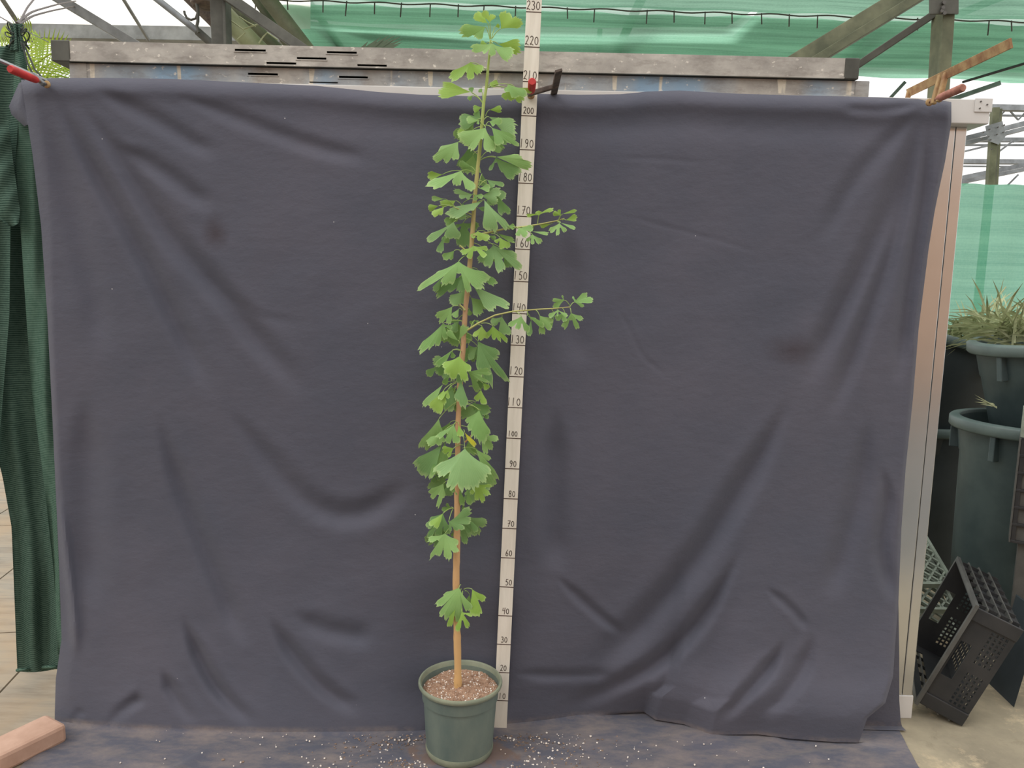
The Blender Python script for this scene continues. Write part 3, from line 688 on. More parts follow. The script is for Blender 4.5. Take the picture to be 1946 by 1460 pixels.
# finer, slightly knobbly trunk
ts = np.linspace(0, len(pts) - 1, 150); pa = np.array(pts)
fine = np.stack([np.interp(ts, range(len(pts)), pa[:, k]) for k in range(3)], 1); fr = np.interp(ts, range(len(pts)), rad)
for _ in range(3): fine[1:-1] = (fine[:-2] + 2 * fine[1:-1] + fine[2:]) / 4
fr = fr * (1 + .05 * np.sin(ts * 5.1) + .12 * np.clip(np.sin(ts * 3.3 + 1), .9, 1) * 0 + .10 * (np.sin(ts * 4.3) > .93))
trunk = MB().tube(fine, fr, 14).build('trunk', 'bark', tree, smooth=True)
def twig(name, pxs, r0, r1, mat='twig', dY=0.0):
    n = len(pxs); q = [P(x, y, PY + .0 + dY * i / (n - 1)) for i, (x, y) in enumerate(pxs)]
    return MB().tube(q, np.linspace(r0, r1, n), 8).build(name, mat, tree, smooth=True)
B1 = [rp('C', *q) for q in ((648, 420), (720, 408), (800, 390), (980, 350), (1200, 325), (1350, 300), (1500, 270), (1580, 245))]
B2 = [rp('C', *q) for q in ((552, 1415), (610, 1378), (700, 1320), (870, 1240), (1050, 1200), (1300, 1180), (1480, 1170), (1640, 1155))]
twig('branch', B1, .0036, .0014, dY=-.04); twig('branch', B2, .0036, .0013, dY=-.06)
twig('spur_twig', [rp('C', 625, 205), rp('C', 540, 165), rp('C', 450, 130)], .002, .0012)
twig('spur_twig', [rp('C', 590, 590), rp('C', 545, 555), rp('C', 505, 520)], .0026, .0022)
twig('spur_twig', [rp('C', 560, 1190), rp('C', 530, 1150), rp('C', 505, 1130)], .003, .0022)
twig('spur_twig', [rp('E', 790, 560), rp('E', 850, 500), rp('E', 890, 450)], .0028, .0022, 'bark')

# leaves: region, petiole start, blade base, [(lobe tip x, y, half angle)], d (-1 toward the camera .. 1 behind), tone
LV = [
('A',(990,480),(978,275),[(905,145,20),(1020,185,24)],-.3,'y'), ('A',(985,470),(950,285),[(800,180,20),(885,240,26)],-.4,'y'),
('A',(1010,470),(1115,355),[(1190,165,26),(1350,260,18)],-.2,'y'), ('A',(980,485),(925,330),[(640,390,18),(790,430,34)],-.4,'m'),
('A',(1000,480),(1045,330),[(1095,315,35)],.3,'y'), ('A',(992,520),(1010,535),[(775,610,15),(900,640,12),(1010,680,19),(1240,690,20)],-.7,'m'),
('A',(992,515),(1080,545),[(1330,535,14),(1330,630,12)],.4,'y'), ('A',(992,530),(940,538),[(870,530,30)],.5,'y'),
('A',(935,865),(740,768),[(510,960,13),(590,940,10),(740,965,15),(870,880,24)],.2,'y'), ('A',(890,1275),(745,1135),[(430,1045,9),(365,1150,11)],-.2,'y'),
('A',(890,1265),(760,1150),[(745,1080,30)],.4,'m'), ('A',(895,1275),(885,1140),[(850,1105,40)],.5,'m'), ('A',(890,1270),(770,1175),[(715,1225,25)],-.2,'m'),
('A',(950,1070),(1065,985),[(1000,1060,25),(1070,1050,18)],.2,'y'), ('A',(955,1080),(1205,1040),[(1190,1130,28),(1310,1185,20),(1415,1165,13)],-.6,'m'),
('A',(955,1080),(1230,1100),[(1150,1210,22),(1250,1230,22),(1370,1235,16)],.3,'y'), ('A',(1205,1040),(1290,1080),[(1475,1125,11)],-.1,'y'),
('A',(885,1400),(880,1325),[(780,1345,28)],.2,'y'), ('A',(925,1430),(975,1355),[(1115,1345,20)],-.2,'y'),
('B',(890,200),(875,230),[(620,230,15),(630,320,15),(800,145,24)],.6,'b'), ('B',(880,330),(845,250),[(705,245,20),(830,295,25)],-.3,'m'),
('B',(920,330),(970,265),[(1115,260,20),(1040,300,28)],-.3,'m'), ('B',(910,240),(965,208),[(1275,300,12),(1265,405,13)],.6,'b'),
('B',(890,300),(925,342),[(620,465,12),(670,540,9),(750,590,9),(985,612,17)],-.8,'m'), ('B',(905,320),(1000,340),[(1260,490,12),(1110,540,16),(1310,545,5)],-.4,'m'),
('B',(870,330),(740,400),[(590,405,20)],.4,'y'), ('B',(850,700),(590,515),[(305,735,9),(375,640,14),(430,750,9),(540,720,16)],-.2,'m'),
('B',(860,560),(720,585),[(640,835,18),(790,770,26)],.7,'b'), ('B',(800,880),(740,820),[(610,780,18),(690,800,20)],-.2,'m'),
('B',(865,740),(1050,700),[(1470,815,8),(1350,735,13)],-.4,'m'), ('B',(865,740),(1050,712),[(985,855,9),(1270,945,14),(1170,870,16),(1330,880,9)],.3,'b'),
('B',(865,720),(980,620),[(1110,610,20)],.5,'m'), ('B',(800,905),(625,873),[(235,1040,6),(310,1065,8),(560,1040,19),(755,1095,15)],-.7,'m'),
('B',(640,880),(395,920),[(225,935,20)],.4,'y'), ('B',(840,1070),(945,985),[(1030,1055,25),(1140,1048,9)],-.1,'b'), ('B',(840,1050),(882,910),[(900,1045,22)],.6,'b'),
('B',(830,1085),(850,1090),[(972,1085,25)],-.2,'m'), ('B',(800,1180),(765,1165),[(545,1120,9),(610,1195,12),(700,1215,15)],-.3,'b'), ('B',(790,1180),(790,1170),[(885,1192,20),(800,1235,25)],-.5,'m'),
('B',(800,1260),(875,1185),[(1095,1125,15),(1060,1250,15)],-.2,'b'),
('C',(655,110),(760,55),[(790,345,9),(860,355,10),(990,335,6)],-.7,'b'), ('C',(660,60),(885,5),[(945,190,12),(1015,185,8)],.3,'b'),
('C',(460,130),(350,45),[(228,40,14)],-.2,'m'), ('C',(540,130),(465,62),[(320,98,16),(400,105,24)],-.2,'y'), ('C',(460,130),(290,115),[(190,140,22)],-.3,'y'),
('C',(460,130),(345,125),[(235,205,16),(300,200,20)],-.4,'y'), ('C',(655,130),(735,68),[(405,190,8),(450,222,7),(610,145,14)],-.5,'b'),
('C',(620,230),(500,215),[(365,295,20),(450,265,25)],.4,'m'), ('C',(600,230),(445,280),[(195,462,8),(390,440,18),(480,440,16)],-.4,'b'),
('C',(440,290),(345,430),[(298,585,14)],.1,'b'), ('C',(440,290),(400,400),[(350,485,28)],.5,'m'), ('C',(620,230),(540,290),[(560,525,24),(685,330,18),(470,330,15)],.7,'b'),
('C',(780,390),(690,375),[(632,435,18),(720,465,20),(795,455,18)],-.5,'y'), ('C',(660,130),(690,135),[(760,150,22)],.4,'b'),
('C',(650,440),(850,518),[(710,680,11),(790,730,13),(935,775,11),(1120,745,7),(1070,640,11)],-.5,'b'), ('C',(800,500),(940,560),[(1030,735,16)],.4,'b'),
('C',(830,400),(920,440),[(875,490,20),(945,552,16),(1012,535,16)],-.4,'y'), ('C',(800,395),(895,398),[(1055,475,10),(960,430,16)],.1,'m'), ('C',(790,400),(800,420),[(870,450,20)],.4,'m'),
('C',(600,590),(650,528),[(530,600,14),(600,650,14),(785,555,11),(765,630,11)],-.6,'y'), ('C',(520,580),(450,575),[(345,650,18),(410,658,16)],-.1,'m'),
('C',(600,620),(495,685),[(115,948,4.5),(260,850,8),(340,915,9),(420,900,8),(600,990,6),(720,940,11),(775,870,10)],-.8,'m'),
('C',(620,760),(690,770),[(790,870,12),(865,915,11)],.2,'m'), ('C',(600,820),(500,850),[(275,985,10),(285,1035,6),(400,980,14)],.5,'b'), ('C',(590,800),(330,840),[(250,985,12)],.4,'b'),
('C',(590,960),(560,985),[(425,1110,22),(510,1110,22)],.6,'b'), ('C',(600,900),(640,930),[(835,1165,11),(990,1140,6),(900,1130,8)],.3,'b'),
('C',(530,1160),(430,1150),[(275,1250,12),(310,1310,8),(390,1315,10)],-.4,'m'), ('C',(530,1190),(500,1170),[(450,1255,22)],.3,'m'), ('C',(570,1200),(600,1170),[(612,1235,25)],.5,'m'),
('C',(1020,345),(1000,325),[(1065,330,30)],-.2,'m'), ('C',(1030,345),(1110,345),[(1105,420,22),(1190,420,20),(1250,345,15)],-.4,'m'), ('C',(1100,345),(1250,405),[(1200,475,14),(1255,505,12),(1335,490,16)],-.5,'m'),
('C',(1150,335),(1250,378),[(1405,402,7)],-.1,'m'), ('C',(1305,300),(1320,212),[(1200,215,9),(1455,150,9)],-.2,'y'), ('C',(1530,260),(1545,215),[(1472,190,22),(1525,158,18)],-.2,'y'),
('C',(1520,265),(1560,200),[(1695,165,8)],-.1,'y'), ('C',(1560,262),(1595,262),[(1700,222,15),(1695,255,12)],-.2,'y'), ('C',(1510,285),(1530,292),[(1440,375,14),(1510,410,10),(1590,375,14)],-.5,'m'),
('C',(1510,280),(1545,290),[(1685,345,8)],-.2,'m'), ('C',(1480,280),(1450,300),[(1340,325,14)],.3,'y'), ('C',(1250,320),(1275,320),[(1235,355,25)],.3,'m'),
('C',(1635,1140),(1580,1085),[(1468,1085,12),(1558,1040,13),(1480,1155,16)],-.1,'m'), ('C',(1640,1150),(1685,1105),[(1670,1050,12),(1805,1025,14),(1868,1080,11),(1775,1145,12)],-.2,'m'),
('C',(1640,1165),(1650,1215),[(1575,1362,11),(1715,1365,10),(1758,1280,13)],-.2,'m'), ('C',(1490,1170),(1515,1182),[(1430,1252,14),(1605,1245,11),(1510,1245,10)],-.5,'m'), ('C',(1560,1170),(1585,1215),[(1500,1275,20),(1580,1300,20)],.1,'m'),
('C',(1050,1205),(1140,1248),[(1022,1345,12),(1100,1378,12),(1205,1398,12)],-.6,'m'), ('C',(1200,1200),(1205,1245),[(1360,1345,9),(1290,1290,11)],-.4,'m'), ('C',(1290,1190),(1325,1242),[(1355,1425,11),(1435,1375,11),(1450,1300,12)],-.2,'m'),
('C',(1200,1215),(1240,1290),[(1220,1435,13)],.3,'b'), ('C',(1440,1170),(1480,1240),[(1430,1370,9)],.3,'m'), ('C',(940,1225),(940,1255),[(840,1320,22),(960,1425,18),(1015,1425,10)],.4,'b'),
('D',(660,430),(735,430),[(660,530,13),(720,570,13),(785,550,13)],-.5,'y'), ('D',(730,405),(845,428),[(795,530,13),(860,560,11),(985,578,7),(920,582,6)],-.4,'y'), ('D',(620,440),(660,370),[(620,410,30),(695,390,22)],.2,'m'),
('D',(540,380),(335,405),[(110,672,7),(190,645,8),(270,618,9),(360,555,12),(420,450,14)],-.4,'m'), ('D',(520,650),(490,580),[(385,490,15),(420,540,12)],-.3,'m'), ('D',(520,650),(497,578),[(565,435,17)],-.6,'m'),
('D',(540,400),(500,380),[(430,480,25),(395,370,18)],.6,'b'), ('D',(580,505),(690,585),[(815,1010,6.5),(715,865,8),(905,905,5.5),(890,735,13),(975,970,4)],-.1,'b'), ('D',(570,560),(690,640),[(575,700,16),(610,765,14)],.6,'b'),
('D',(520,680),(430,680),[(275,835,9),(340,780,12)],-.2,'m'), ('D',(430,690),(275,845),[(178,930,20)],.1,'b'), ('D',(520,690),(505,745),[(345,850,12),(370,910,10),(430,965,10),(560,985,10),(605,880,12)],-.8,'y'),
('D',(520,720),(505,800),[(510,1005,13)],-.4,'b'), ('D',(520,690),(425,685),[(440,755,24)],.1,'m'), ('D',(430,690),(345,770),[(335,935,22)],.5,'b'),
('D',(540,880),(590,900),[(805,880,6),(810,920,5),(780,1000,5),(690,1085,10)],-.4,'m'), ('D',(620,960),(745,1018),[(795,1075,30)],-.2,'y'), ('D',(600,1050),(725,1085),[(675,1190,16),(755,1228,14)],-.4,'y'),
('D',(520,930),(520,975),[(490,1190,12),(550,1250,10)],-.6,'b'), ('D',(480,900),(400,935),[(345,1025,18)],-.1,'m'), ('D',(480,920),(415,1000),[(395,1290,11),(440,1220,10)],.1,'b'),
('D',(470,1000),(335,1030),[(150,1235,8),(215,1185,12)],-.1,'m'), ('D',(470,1010),(345,1085),[(215,1270,11),(280,1315,11),(345,1230,10)],-.6,'y'), ('D',(470,1020),(385,1085),[(300,1175,14),(385,1170,15)],-.7,'y'),
('D',(470,1060),(430,1180),[(410,1300,16)],.5,'b'),
('E',(735,20),(978,138),[(815,290,10),(850,380,9),(920,480,10),(1010,540,10),(1085,470,9)],-.5,'m'), ('E',(740,40),(930,25),[(755,215,14),(860,240,18)],.6,'b'), ('E',(760,60),(1000,140),[(1090,235,15)],.4,'b'),
('E',(740,340),(990,470),[(1205,515,12),(1135,635,14),(1065,695,9)],.0,'m'), ('E',(700,20),(445,250),[(205,610,6),(290,625,7),(400,520,8),(470,430,8)],-.3,'m'), ('E',(690,310),(485,435),[(310,575,18),(430,585,18),(510,550,12)],-.3,'m'),
('E',(690,295),(645,325),[(435,490,8),(560,560,10),(680,560,13)],-.7,'m'), ('E',(690,300),(705,330),[(735,475,20)],-.6,'y'), ('E',(690,420),(485,590),[(160,840,8),(210,950,10),(310,995,9),(345,860,9)],-.2,'b'),
('E',(700,420),(528,555),[(350,995,4.5),(420,930,7),(520,800,12)],.1,'m'), ('E',(765,470),(788,645),[(420,930,7),(470,1000,6),(600,1140,8),(770,1160,9.5),(910,1145,10),(1010,1060,9),(1100,970,8)],-1.0,'b'),
('E',(770,600),(640,640),[(505,690,14),(570,745,12),(500,630,10)],-1.1,'y'), ('E',(760,640),(930,650),[(1115,785,9),(1200,1010,5),(1140,1100,7)],-.2,'m'), ('E',(900,700),(1110,890),[(1130,1115,12),(1195,1105,5)],.3,'m'),
('E',(770,400),(785,430),[(850,540,9),(920,600,9)],-.8,'yellow'), ('E',(650,1050),(505,1105),[(330,1220,10),(360,1285,8),(440,1398,6),(500,1280,11)],-.3,'m'), ('E',(760,1050),(950,1115),[(870,1240,12),(940,1315,9),(1030,1335,9),(1100,1250,11),(1130,1140,8)],-.5,'y'),
('E',(700,1060),(600,1100),[(555,1260,28),(650,1210,20)],.5,'b'), ('E',(700,1060),(705,1135),[(610,1200,20),(760,1375,10),(690,1250,16)],-.5,'m'), ('E',(740,1080),(830,1180),[(850,1370,12),(795,1250,14)],-.1,'m'), ('E',(640,980),(415,980),[(365,1090,18),(445,1060,16)],.5,'b'),
('F',(640,330),(600,310),[(495,340,20),(545,265,18)],.3,'m'), ('F',(640,320),(500,390),[(300,560,11),(310,695,6),(430,675,10),(565,640,11),(340,480,12)],-.2,'b'), ('F',(625,320),(497,392),[(340,535,11),(400,572,10),(440,500,13)],-.6,'y'),
('F',(628,335),(575,500),[(600,612,12),(690,600,12),(770,585,10),(850,480,12),(845,350,11)],-.8,'b'), ('F',(690,430),(755,520),[(790,770,11),(860,640,14)],.5,'b'), ('F',(690,440),(842,455),[(940,620,13)],.3,'b'),
('F',(650,540),(525,655),[(345,960,4.5),(320,745,12),(430,935,9),(570,978,10),(670,890,10),(690,780,10)],-.6,'m'), ('F',(650,560),(630,630),[(620,690,25)],.5,'m'), ('F',(690,260),(760,280),[(775,340,30)],.5,'m'),
('G',(735,150),(712,188),[(440,410,8),(470,545,5),(545,570,6),(600,610,5),(712,600,8),(850,480,10),(520,285,7)],-.7,'m'), ('G',(775,210),(885,210),[(1040,345,13),(960,540,11),(885,530,7)],-.4,'y'), ('G',(790,230),(850,280),[(830,410,24)],.5,'m'),
('G',(760,230),(745,510),[(690,755,9),(830,705,10),(875,550,11)],-.9,'y'), ('G',(740,200),(665,470),[(580,690,10),(600,610,13)],-.5,'y'),
]
REG['Z'] = (0, 0, 1.0)
rf = random.Random(11)
for yy, sd_ in ((232, -1), (262, 1), (300, -1), (352, 1), (388, -1), (470, 1), (520, -1), (566, 1), (612, -1), (650, 1), (690, -1), (716, 1), (742, -1), (770, 1), (806, -1), (836, 1), (868, -1), (884, 1), (902, -1), (916, 1), (985, 1), (1004, -1)):
    x0_ = stemx(yy); bx_ = x0_ + sd_ * rf.uniform(8, 26); by_ = yy + rf.uniform(-6, 6); L_ = rf.uniform(26, 44); a0 = math.pi / 2 - sd_ * rf.uniform(.1, 1.1); n_ = rf.choice((2, 3))
    LV.append(('Z', (x0_, yy - rf.uniform(4, 14)), (bx_, by_), [(bx_ + L_ * math.cos(a0 + (k - (n_ - 1) / 2) * .62), by_ + L_ * math.sin(a0 + (k - (n_ - 1) / 2) * .62), rf.uniform(14, 19)) for k in range(n_)], rf.uniform(.5, .9), rf.choice('bbm')))
PXM = 1.0 / 630.0
def leaf(i, reg, a, b, lobes, d, tone):
    ax_, ay_ = rp(reg, *a); bx, by = rp(reg, *b); s = REG[reg][2]
    r_ = random.Random(i * 17 + 3)
    on_branch = bx > 990 or (bx > 940 and 405 < by < 470 and reg == 'C')
    if a[0] == b[0]: pass
    # depth of the petiole's foot: on the stem or on the side branch
    y0 = stemY(by) if not on_branch else PY - .05 * (bx - 900) / 230
    Yb = y0 + d * .035 + r_.uniform(-.012, .012)
    mean = np.zeros(2); LB = []
    for (tx, ty, ha) in lobes:
        v = np.array(rp(reg, tx, ty)) - (bx, by); R = np.linalg.norm(v); mean += v / R; LB.append((v, R, ha))
    mang = math.atan2(mean[1], mean[0])
    lst = []
    for v, R, ha in LB:
        an = math.atan2(v[1], v[0]) - mang; an = (an + math.pi) % (2 * math.pi) - math.pi
        lst.append((an, R * 1.09, math.radians(ha * 1.17)))
    lst.sort()
    t0 = lst[0][0] - lst[0][2]; t1 = max(q[0] + q[2] for q in lst)
    th = set(np.linspace(t0, t1, max(10, int((t1 - t0) / math.radians(2.3)))))
    for an, R, ha in lst: th |= {an - ha + .004, an + ha - .004, an}
    th = sorted(t for t in th if t0 - 1e-6 <= t <= t1 + 1e-6)
    fill = 0.33 + .22 * r_.random()
    def rad_(t):
        best = 0
        for an, R, ha in lst:
            q = abs(t - an) / ha
            if q <= 1.001: best = max(best, R * (1 - .10 * q * q - .16 * q ** 6))
        if best == 0:
            lo = max([q for q in lst if q[0] <= t], key=lambda q: q[0], default=lst[0]); hi = min([q for q in lst if q[0] >= t], key=lambda q: q[0], default=lst[-1])
            gap = max((hi[0] - hi[2]) - (lo[0] + lo[2]), 1e-6)
            best = min(lo[1], hi[1]) * (fill + .25 * max(0, 1 - gap / .5) )
        return best
    NR = 7; vs_ = []; uv = []
    tilt = .55 * d + r_.uniform(-.12, .12); lat = r_.uniform(-.35, .35); curl = r_.uniform(.1, .5) * (1 if d < 0 else -1); ph = r_.random() * 6
    teeth = [1 + (r_.random() - .6) * .2 * (1 if k % 2 else .25) for k in range(len(th))]
    for j in range(NR + 1):
        f = (j / NR) ** .9
        for k, t in enumerate(th):
            rr_ = rad_(t) * f
            if j == NR: rr_ *= teeth[k]
            # side edges bow in near the base
            tb = t * (1 - .25 * (1 - f) * abs(t) / max(abs(t0), abs(t1), .3))
            an = mang + tb; rm = rr_ * PXM
            Y = Yb + tilt * rm * math.cos(tb) + lat * rm * math.sin(tb) + curl * rm * rm * 7 + .07 * rm * math.sin(5 * t + ph) * f
            vs_.append(P(bx + rr_ * math.cos(an), by + rr_ * math.sin(an), Y)); uv.append((t / 3.0 + .5, f))
    n = len(th)
    fs = [(j * n + k, (j + 1) * n + k, (j + 1) * n + k + 1, j * n + k + 1) for j in range(NR) for k in range(n - 1)]
    mb = MB().add(vs_, fs)
    ob = mb.build('leaf', 'leaf_' + tone, tree, smooth=True, uv=uv)
    A = P(ax_, ay_, y0 - .001 if on_branch else stemY(ay_)); B = P(bx, by, Yb); L = np.linalg.norm(B - A)
    if L > .004:
        mid = (A + B) / 2 + np.array([0, 0, .12 * L + .004]); pts_ = [A * (1 - t) ** 2 + 2 * mid * t * (1 - t) + B * t * t for t in np.linspace(0, 1, 7)]
        MB().tube(pts_, np.linspace(.0013, .0010, 7), 6).build('petiole', 'petiole', ob, smooth=True)
for i, q in enumerate(LV): leaf(i, *q)

# ================================================================== LEFT: GREEN NET BUNDLE, WIRES, BRICK
bun = thing('shade_net_bundle', 'dark green shade net gathered into a hanging bundle left of the cloth', 'shade net', P(70, 1270, .16) * (1, 1, 0) + (0, 0, .15))
def drape(name, mat, le, re, y0, y1, Yb, amp, folds, ph, parent, nv=70, nu=60):
    vv_ = np.linspace(0, 1, nv); rows = []
    for v in vv_:
        y = y0 + (y1 - y0) * v; l, r = pl(le, y), pl(re, y); r_ = []
        for u in np.linspace(0, 1, nu):
            a = u * folds * math.pi + ph + .5 * math.sin(v * 3 + ph)
            r_.append(P(l + (r - l) * u, y + 5 * math.sin(u * 3 + ph) * v, Yb + amp * (.35 + .65 * sm(0, .2, v)) * math.sin(a) + .006 * math.sin(v * 23 + u * 8)))
        rows.append(r_)
    return MB().grid(np.array(rows)).build(name, mat, parent, smooth=True)
drape('back_pleat', 'net_bundle', [(85, 12), (150, -30), (300, -60), (600, -55), (820, -20), (900, 4), (1000, 22), (1273, 33)], [(85, 44), (150, 50), (300, 62), (600, 85), (850, 98), (1100, 108), (1273, 113)], 85, 1273, .17, .018, 3.4, 0.6, bun)
drape('side_pleat', 'net_bundle', [(85, 2), (150, -60), (420, -80), (850, -70), (1260, -50)], [(85, 24), (150, 40), (300, 30), (420, 20), (600, 18), (850, -2), (950, -14), (1260, -10)], 88, 1255, .11, .02, 2.4, 2.2, bun)
drape('light_pleat', 'net_bundle_light', [(70, 27), (200, 25), (300, 30), (420, 38), (600, 50), (740, 60), (900, 82), (1080, 102), (1240, 110)], [(70, 40), (110, 50), (200, 60), (300, 74), (420, 88), (600, 100), (850, 112), (1100, 122), (1240, 124)], 70, 1240, .10, .010, 2, 1.1, bun)
drape('cross_fold', 'net_bundle', [(230, -60), (300, -50), (400, -20), (430, 20)], [(230, 16), (300, 24), (400, 38), (430, 36)], 225, 425, .06, .015, 2, .4, bun, 24, 20)
# hem stitched at the bottom
hm = [P(x, 1271 + 3 * math.sin(x / 20), .168 + .03 * math.sin(x / 9)) for x in np.linspace(33, 113, 24)]
MB().tube(hm, .006, 8).build('hem', 'net_bundle_light', bun, smooth=True)
# cords round the neck
m = MB()
for k in range(5):
    y = 52 + 8 * k; c = P(30 + 1.5 * k, y, .12); ra, rb2 = .016 + .004 * (k % 3), .03
    MB().tube([c + (ra * math.cos(t) * 1.5, ra * math.sin(t), .012 * math.sin(2 * t + k)) for t in np.linspace(0, 6.28, 18)], .0022, 6).build('neck_cord', 'cord', bun, smooth=True)
rows = []
for v in np.linspace(0, 1, 12):
    y = 45 + 50 * v; wd = 9 + 12 * abs(v - .35)
    rows.append([P(30 + 4 * v + wd * u, y, .12 - .03 * (1 - u * u) + .008 * math.sin(u * 9)) for u in np.linspace(-1, 1, 14)])
MB().grid(np.array(rows)).build('gathered_neck', 'net_bundle', bun, smooth=True)
for px_ in ([(40, 80), (47, 100), (52, 120), (62, 140), (72, 150)], [(44, 82), (56, 108), (66, 132), (80, 147)]):
    MB().tube([P(x, y, .05) for x, y in px_], .003, 6).build('loose_cord', 'cord', bun, smooth=True)
# wires that hold it to the roof
def wire_(pxs, r, label, mat='wire'):
    pp = np.array([P(x, y, Y) for x, y, Y in pxs]); t = np.linspace(0, len(pp) - 1, 26); q = np.stack([np.interp(t, range(len(pp)), pp[:, k]) for k in range(3)], 1)
    for _ in range(4): q[1:-1] = (q[:-2] + 2 * q[1:-1] + q[2:]) / 4
    return tag(MB().tube(q, r, 6).build('tie_wire', mat, smooth=True), label, 'wire', 'wires tying the net bundle to the roof')
wire_([(34, 48, .12), (52, 14, .5), (68, -6, .9)], .0035, 'rusty tie wire rising steeply from the net bundle')
wire_([(32, 44, .12), (60, 22, .9), (110, 8, 1.8), (144, 2, 2.7)], .0045, 'upper of two curved tie wires running from net bundle to rafter')
wire_([(36, 46, .12), (62, 30, .9), (100, 20, 1.8), (142, 12, 2.7)], .0045, 'lower of two curved tie wires running from net bundle to rafter')
wire_([(-6, 30, .2), (0, 32, .2), (26, 47, .12)], .002, 'thin tie wire leaving the frame left of the bundle')
wire_([(38, 52, .1), (60, 64, .3), (92, 80, .5)], .0018, 'thin pale tie wire sagging from the bundle to the board end', 'steel')

bz = .062
A = G(88, 1356, bz); B = G(117, 1381, bz); C_ = G(0, 1397, bz)
da = C_ - A; da /= np.linalg.norm(da); db = B - A; db -= da * (db @ da); wd_ = min(np.linalg.norm(db), .115); db /= np.linalg.norm(db)
br = thing('brick', 'worn pink clay brick lying on the left edge of the black cloth', 'brick', (A[0], A[1], 0.001))
bm = MB(); nx_, ny_ = 25, 13
bm.obox((A[0], A[1], .001), da * .235, db * wd_, (0, 0, bz))
br_o = bm.build('clay_body', 'brick_clay', br, bevel=.012)
MB().obox(np.array((A[0], A[1], .0)) + da * .235 * .0 + (0, 0, .012) - db * .0008 + da * .05, da * .12, db * (wd_ + .0016), (0, 0, .004)).build('mould_ridge', 'brick_clay', br)

# ================================================================== ROOF STRUCTURE
def beam(name, label, cat, segs, mat, group=None, tubes=False):
    """segs: (p px, Yp, q px, Yq, width m, thickness m)"""
    ob = None
    for (a, Ya, b, Yb_, wd, th) in segs:
        m = MB()
        p, q = P(*a, Ya), P(*b, Yb_); e_ = q - p
        if a[1] < -5: p = p - e_ * .9
        if b[1] < -5: q = q + e_ * .9
        if cat == 'post': q = p + (q - p) * (p[2] / (p[2] - q[2]))
        elif 84 < b[1] < 140 and 120 < b[0] < 1640: q = q + e_ * .3
        if th == 0: m.tube([p, q], wd / 2, 14)
        else: m.bar(p, q, wd, th, up=FWD)
        o = m.build(name if ob is None else 'flange', mat, ob, smooth=(th == 0), bevel=(.003 if th else 0))
        if ob is None: ob = tag(o, label, cat, group)
    return ob
beam('roof_purlin', 'galvanised steel purlin along the foot of the white roof film', 'beam', [((-260, 56), 3.5, (570, 70), 3.5, .105, .06)], 'steel')
beam('roof_purlin', 'thin grey rail just under the big galvanised purlin', 'beam', [((-200, 72), 3.8, (102, 77), 3.8, .028, .02)], 'steel')
beam('roof_rafter', 'narrow rusty steel rafter at far left above the net bundle', 'beam', [((-4, -14), 2.9, (56, 76), 3.42, .03, .03)], 'steel')
beam('roof_rafter', 'long pale steel rafter crossing the roof film diagonally', 'beam', [((80, -22), 2.6, (262, 88), 2.9, .06, .03)], 'steel')
beam('roof_rafter', 'short rusty rod between the roof film and the purlin', 'beam', [((228, -12), 2.8, (282, 76), 3.4, .024, 0)], 'steel')
beam('roof_rafter', 'grey pipe brace sloping down to the steel post', 'beam', [((285, -12), 2.2, (384, 66), 2.2, .038, 0)], 'steel')
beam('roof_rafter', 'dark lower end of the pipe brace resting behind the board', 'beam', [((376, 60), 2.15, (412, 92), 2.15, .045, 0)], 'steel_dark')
beam('steel_post', 'grey steel roof post behind the boards, left of the green tubes', 'post', [((414, -40), 2.0, (420, 120), 2.0, .080, .05), ((430, -40), 1.97, (434, 120), 1.97, .016, .09)], 'steel_dark')
hk = [(372, -8), (376, 20), (376, 40), (374, 50), (378, 62)]
hook = tag(MB().tube([P(x, y, 2.1) for x, y in hk], .009, 10).build('pulley_hook', 'steel_dark', smooth=True), 'grey steel hanger with an open hook beside the roof post', 'hook')
MB().tube([P(x, y, 2.1) for x, y in ((375, 26), (372, 35), (363, 38), (355, 34), (351, 26), (350, 21))], .007, 8).build('hook', 'steel_dark', hook, smooth=True)
MB().lathe([(.02, -.04), (.06, -.035), (.075, -.02), (.075, .02), (.06, .035), (.02, .04)], 20).build('drum', 'grey_wood', hook, local=True).location = tuple(P(388, 2, 2.15) - np.array(hook.location))
beam('film_roll', 'rolled up cloudy plastic bundle above the hook', 'roll', [((355, -16), 2.3, (412, 40), 2.3, .10, 0)], 'grey_wood')
GT = 'olive roof tubes right of the steel post'
beam('gutter_tube', 'wide pale olive tube lying low beside the steel post', 'tube', [((420, 22), 2.6, (500, 104), 2.6, .125, 0)], 'tube_olive', GT)
beam('gutter_tube', 'thin olive tube between the pale tube and the dark brace', 'tube', [((425, -2), 2.75, (540, 104), 2.75, .075, 0)], 'steel_olive', GT)
beam('steel_brace', 'dark grey flat brace descending from the top of the post', 'brace', [((425, -12), 1.9, (585, 100), 1.9, .055, .03)], 'steel_dark')
beam('gutter_tube', 'mossy olive gutter tube along the edge of the green net', 'tube', [((494, -22), 2.4, (592, 106), 2.4, .095, 0), ((472, -22), 2.6, (560, 106), 2.6, .05, 0)], 'steel_olive', GT)
# cobweb of old string between the tubes
wb_ = []
for pxs in ([(440, 40), (462, 56), (466, 62), (450, 76)], [(462, 56), (478, 50), (492, 46)], [(492, 82), (500, 70), (508, 62), (528, 76)], [(455, 32), (470, 42), (486, 50)]):
    wb_.append(pxs)
o = MB()
for pxs in wb_: o.tube([P(x, y, 2.0) for x, y in pxs], .004, 5)
tag(o.build('old_string', 'cut_leaf'), 'tangle of pale old string hanging between the olive tubes', 'string')

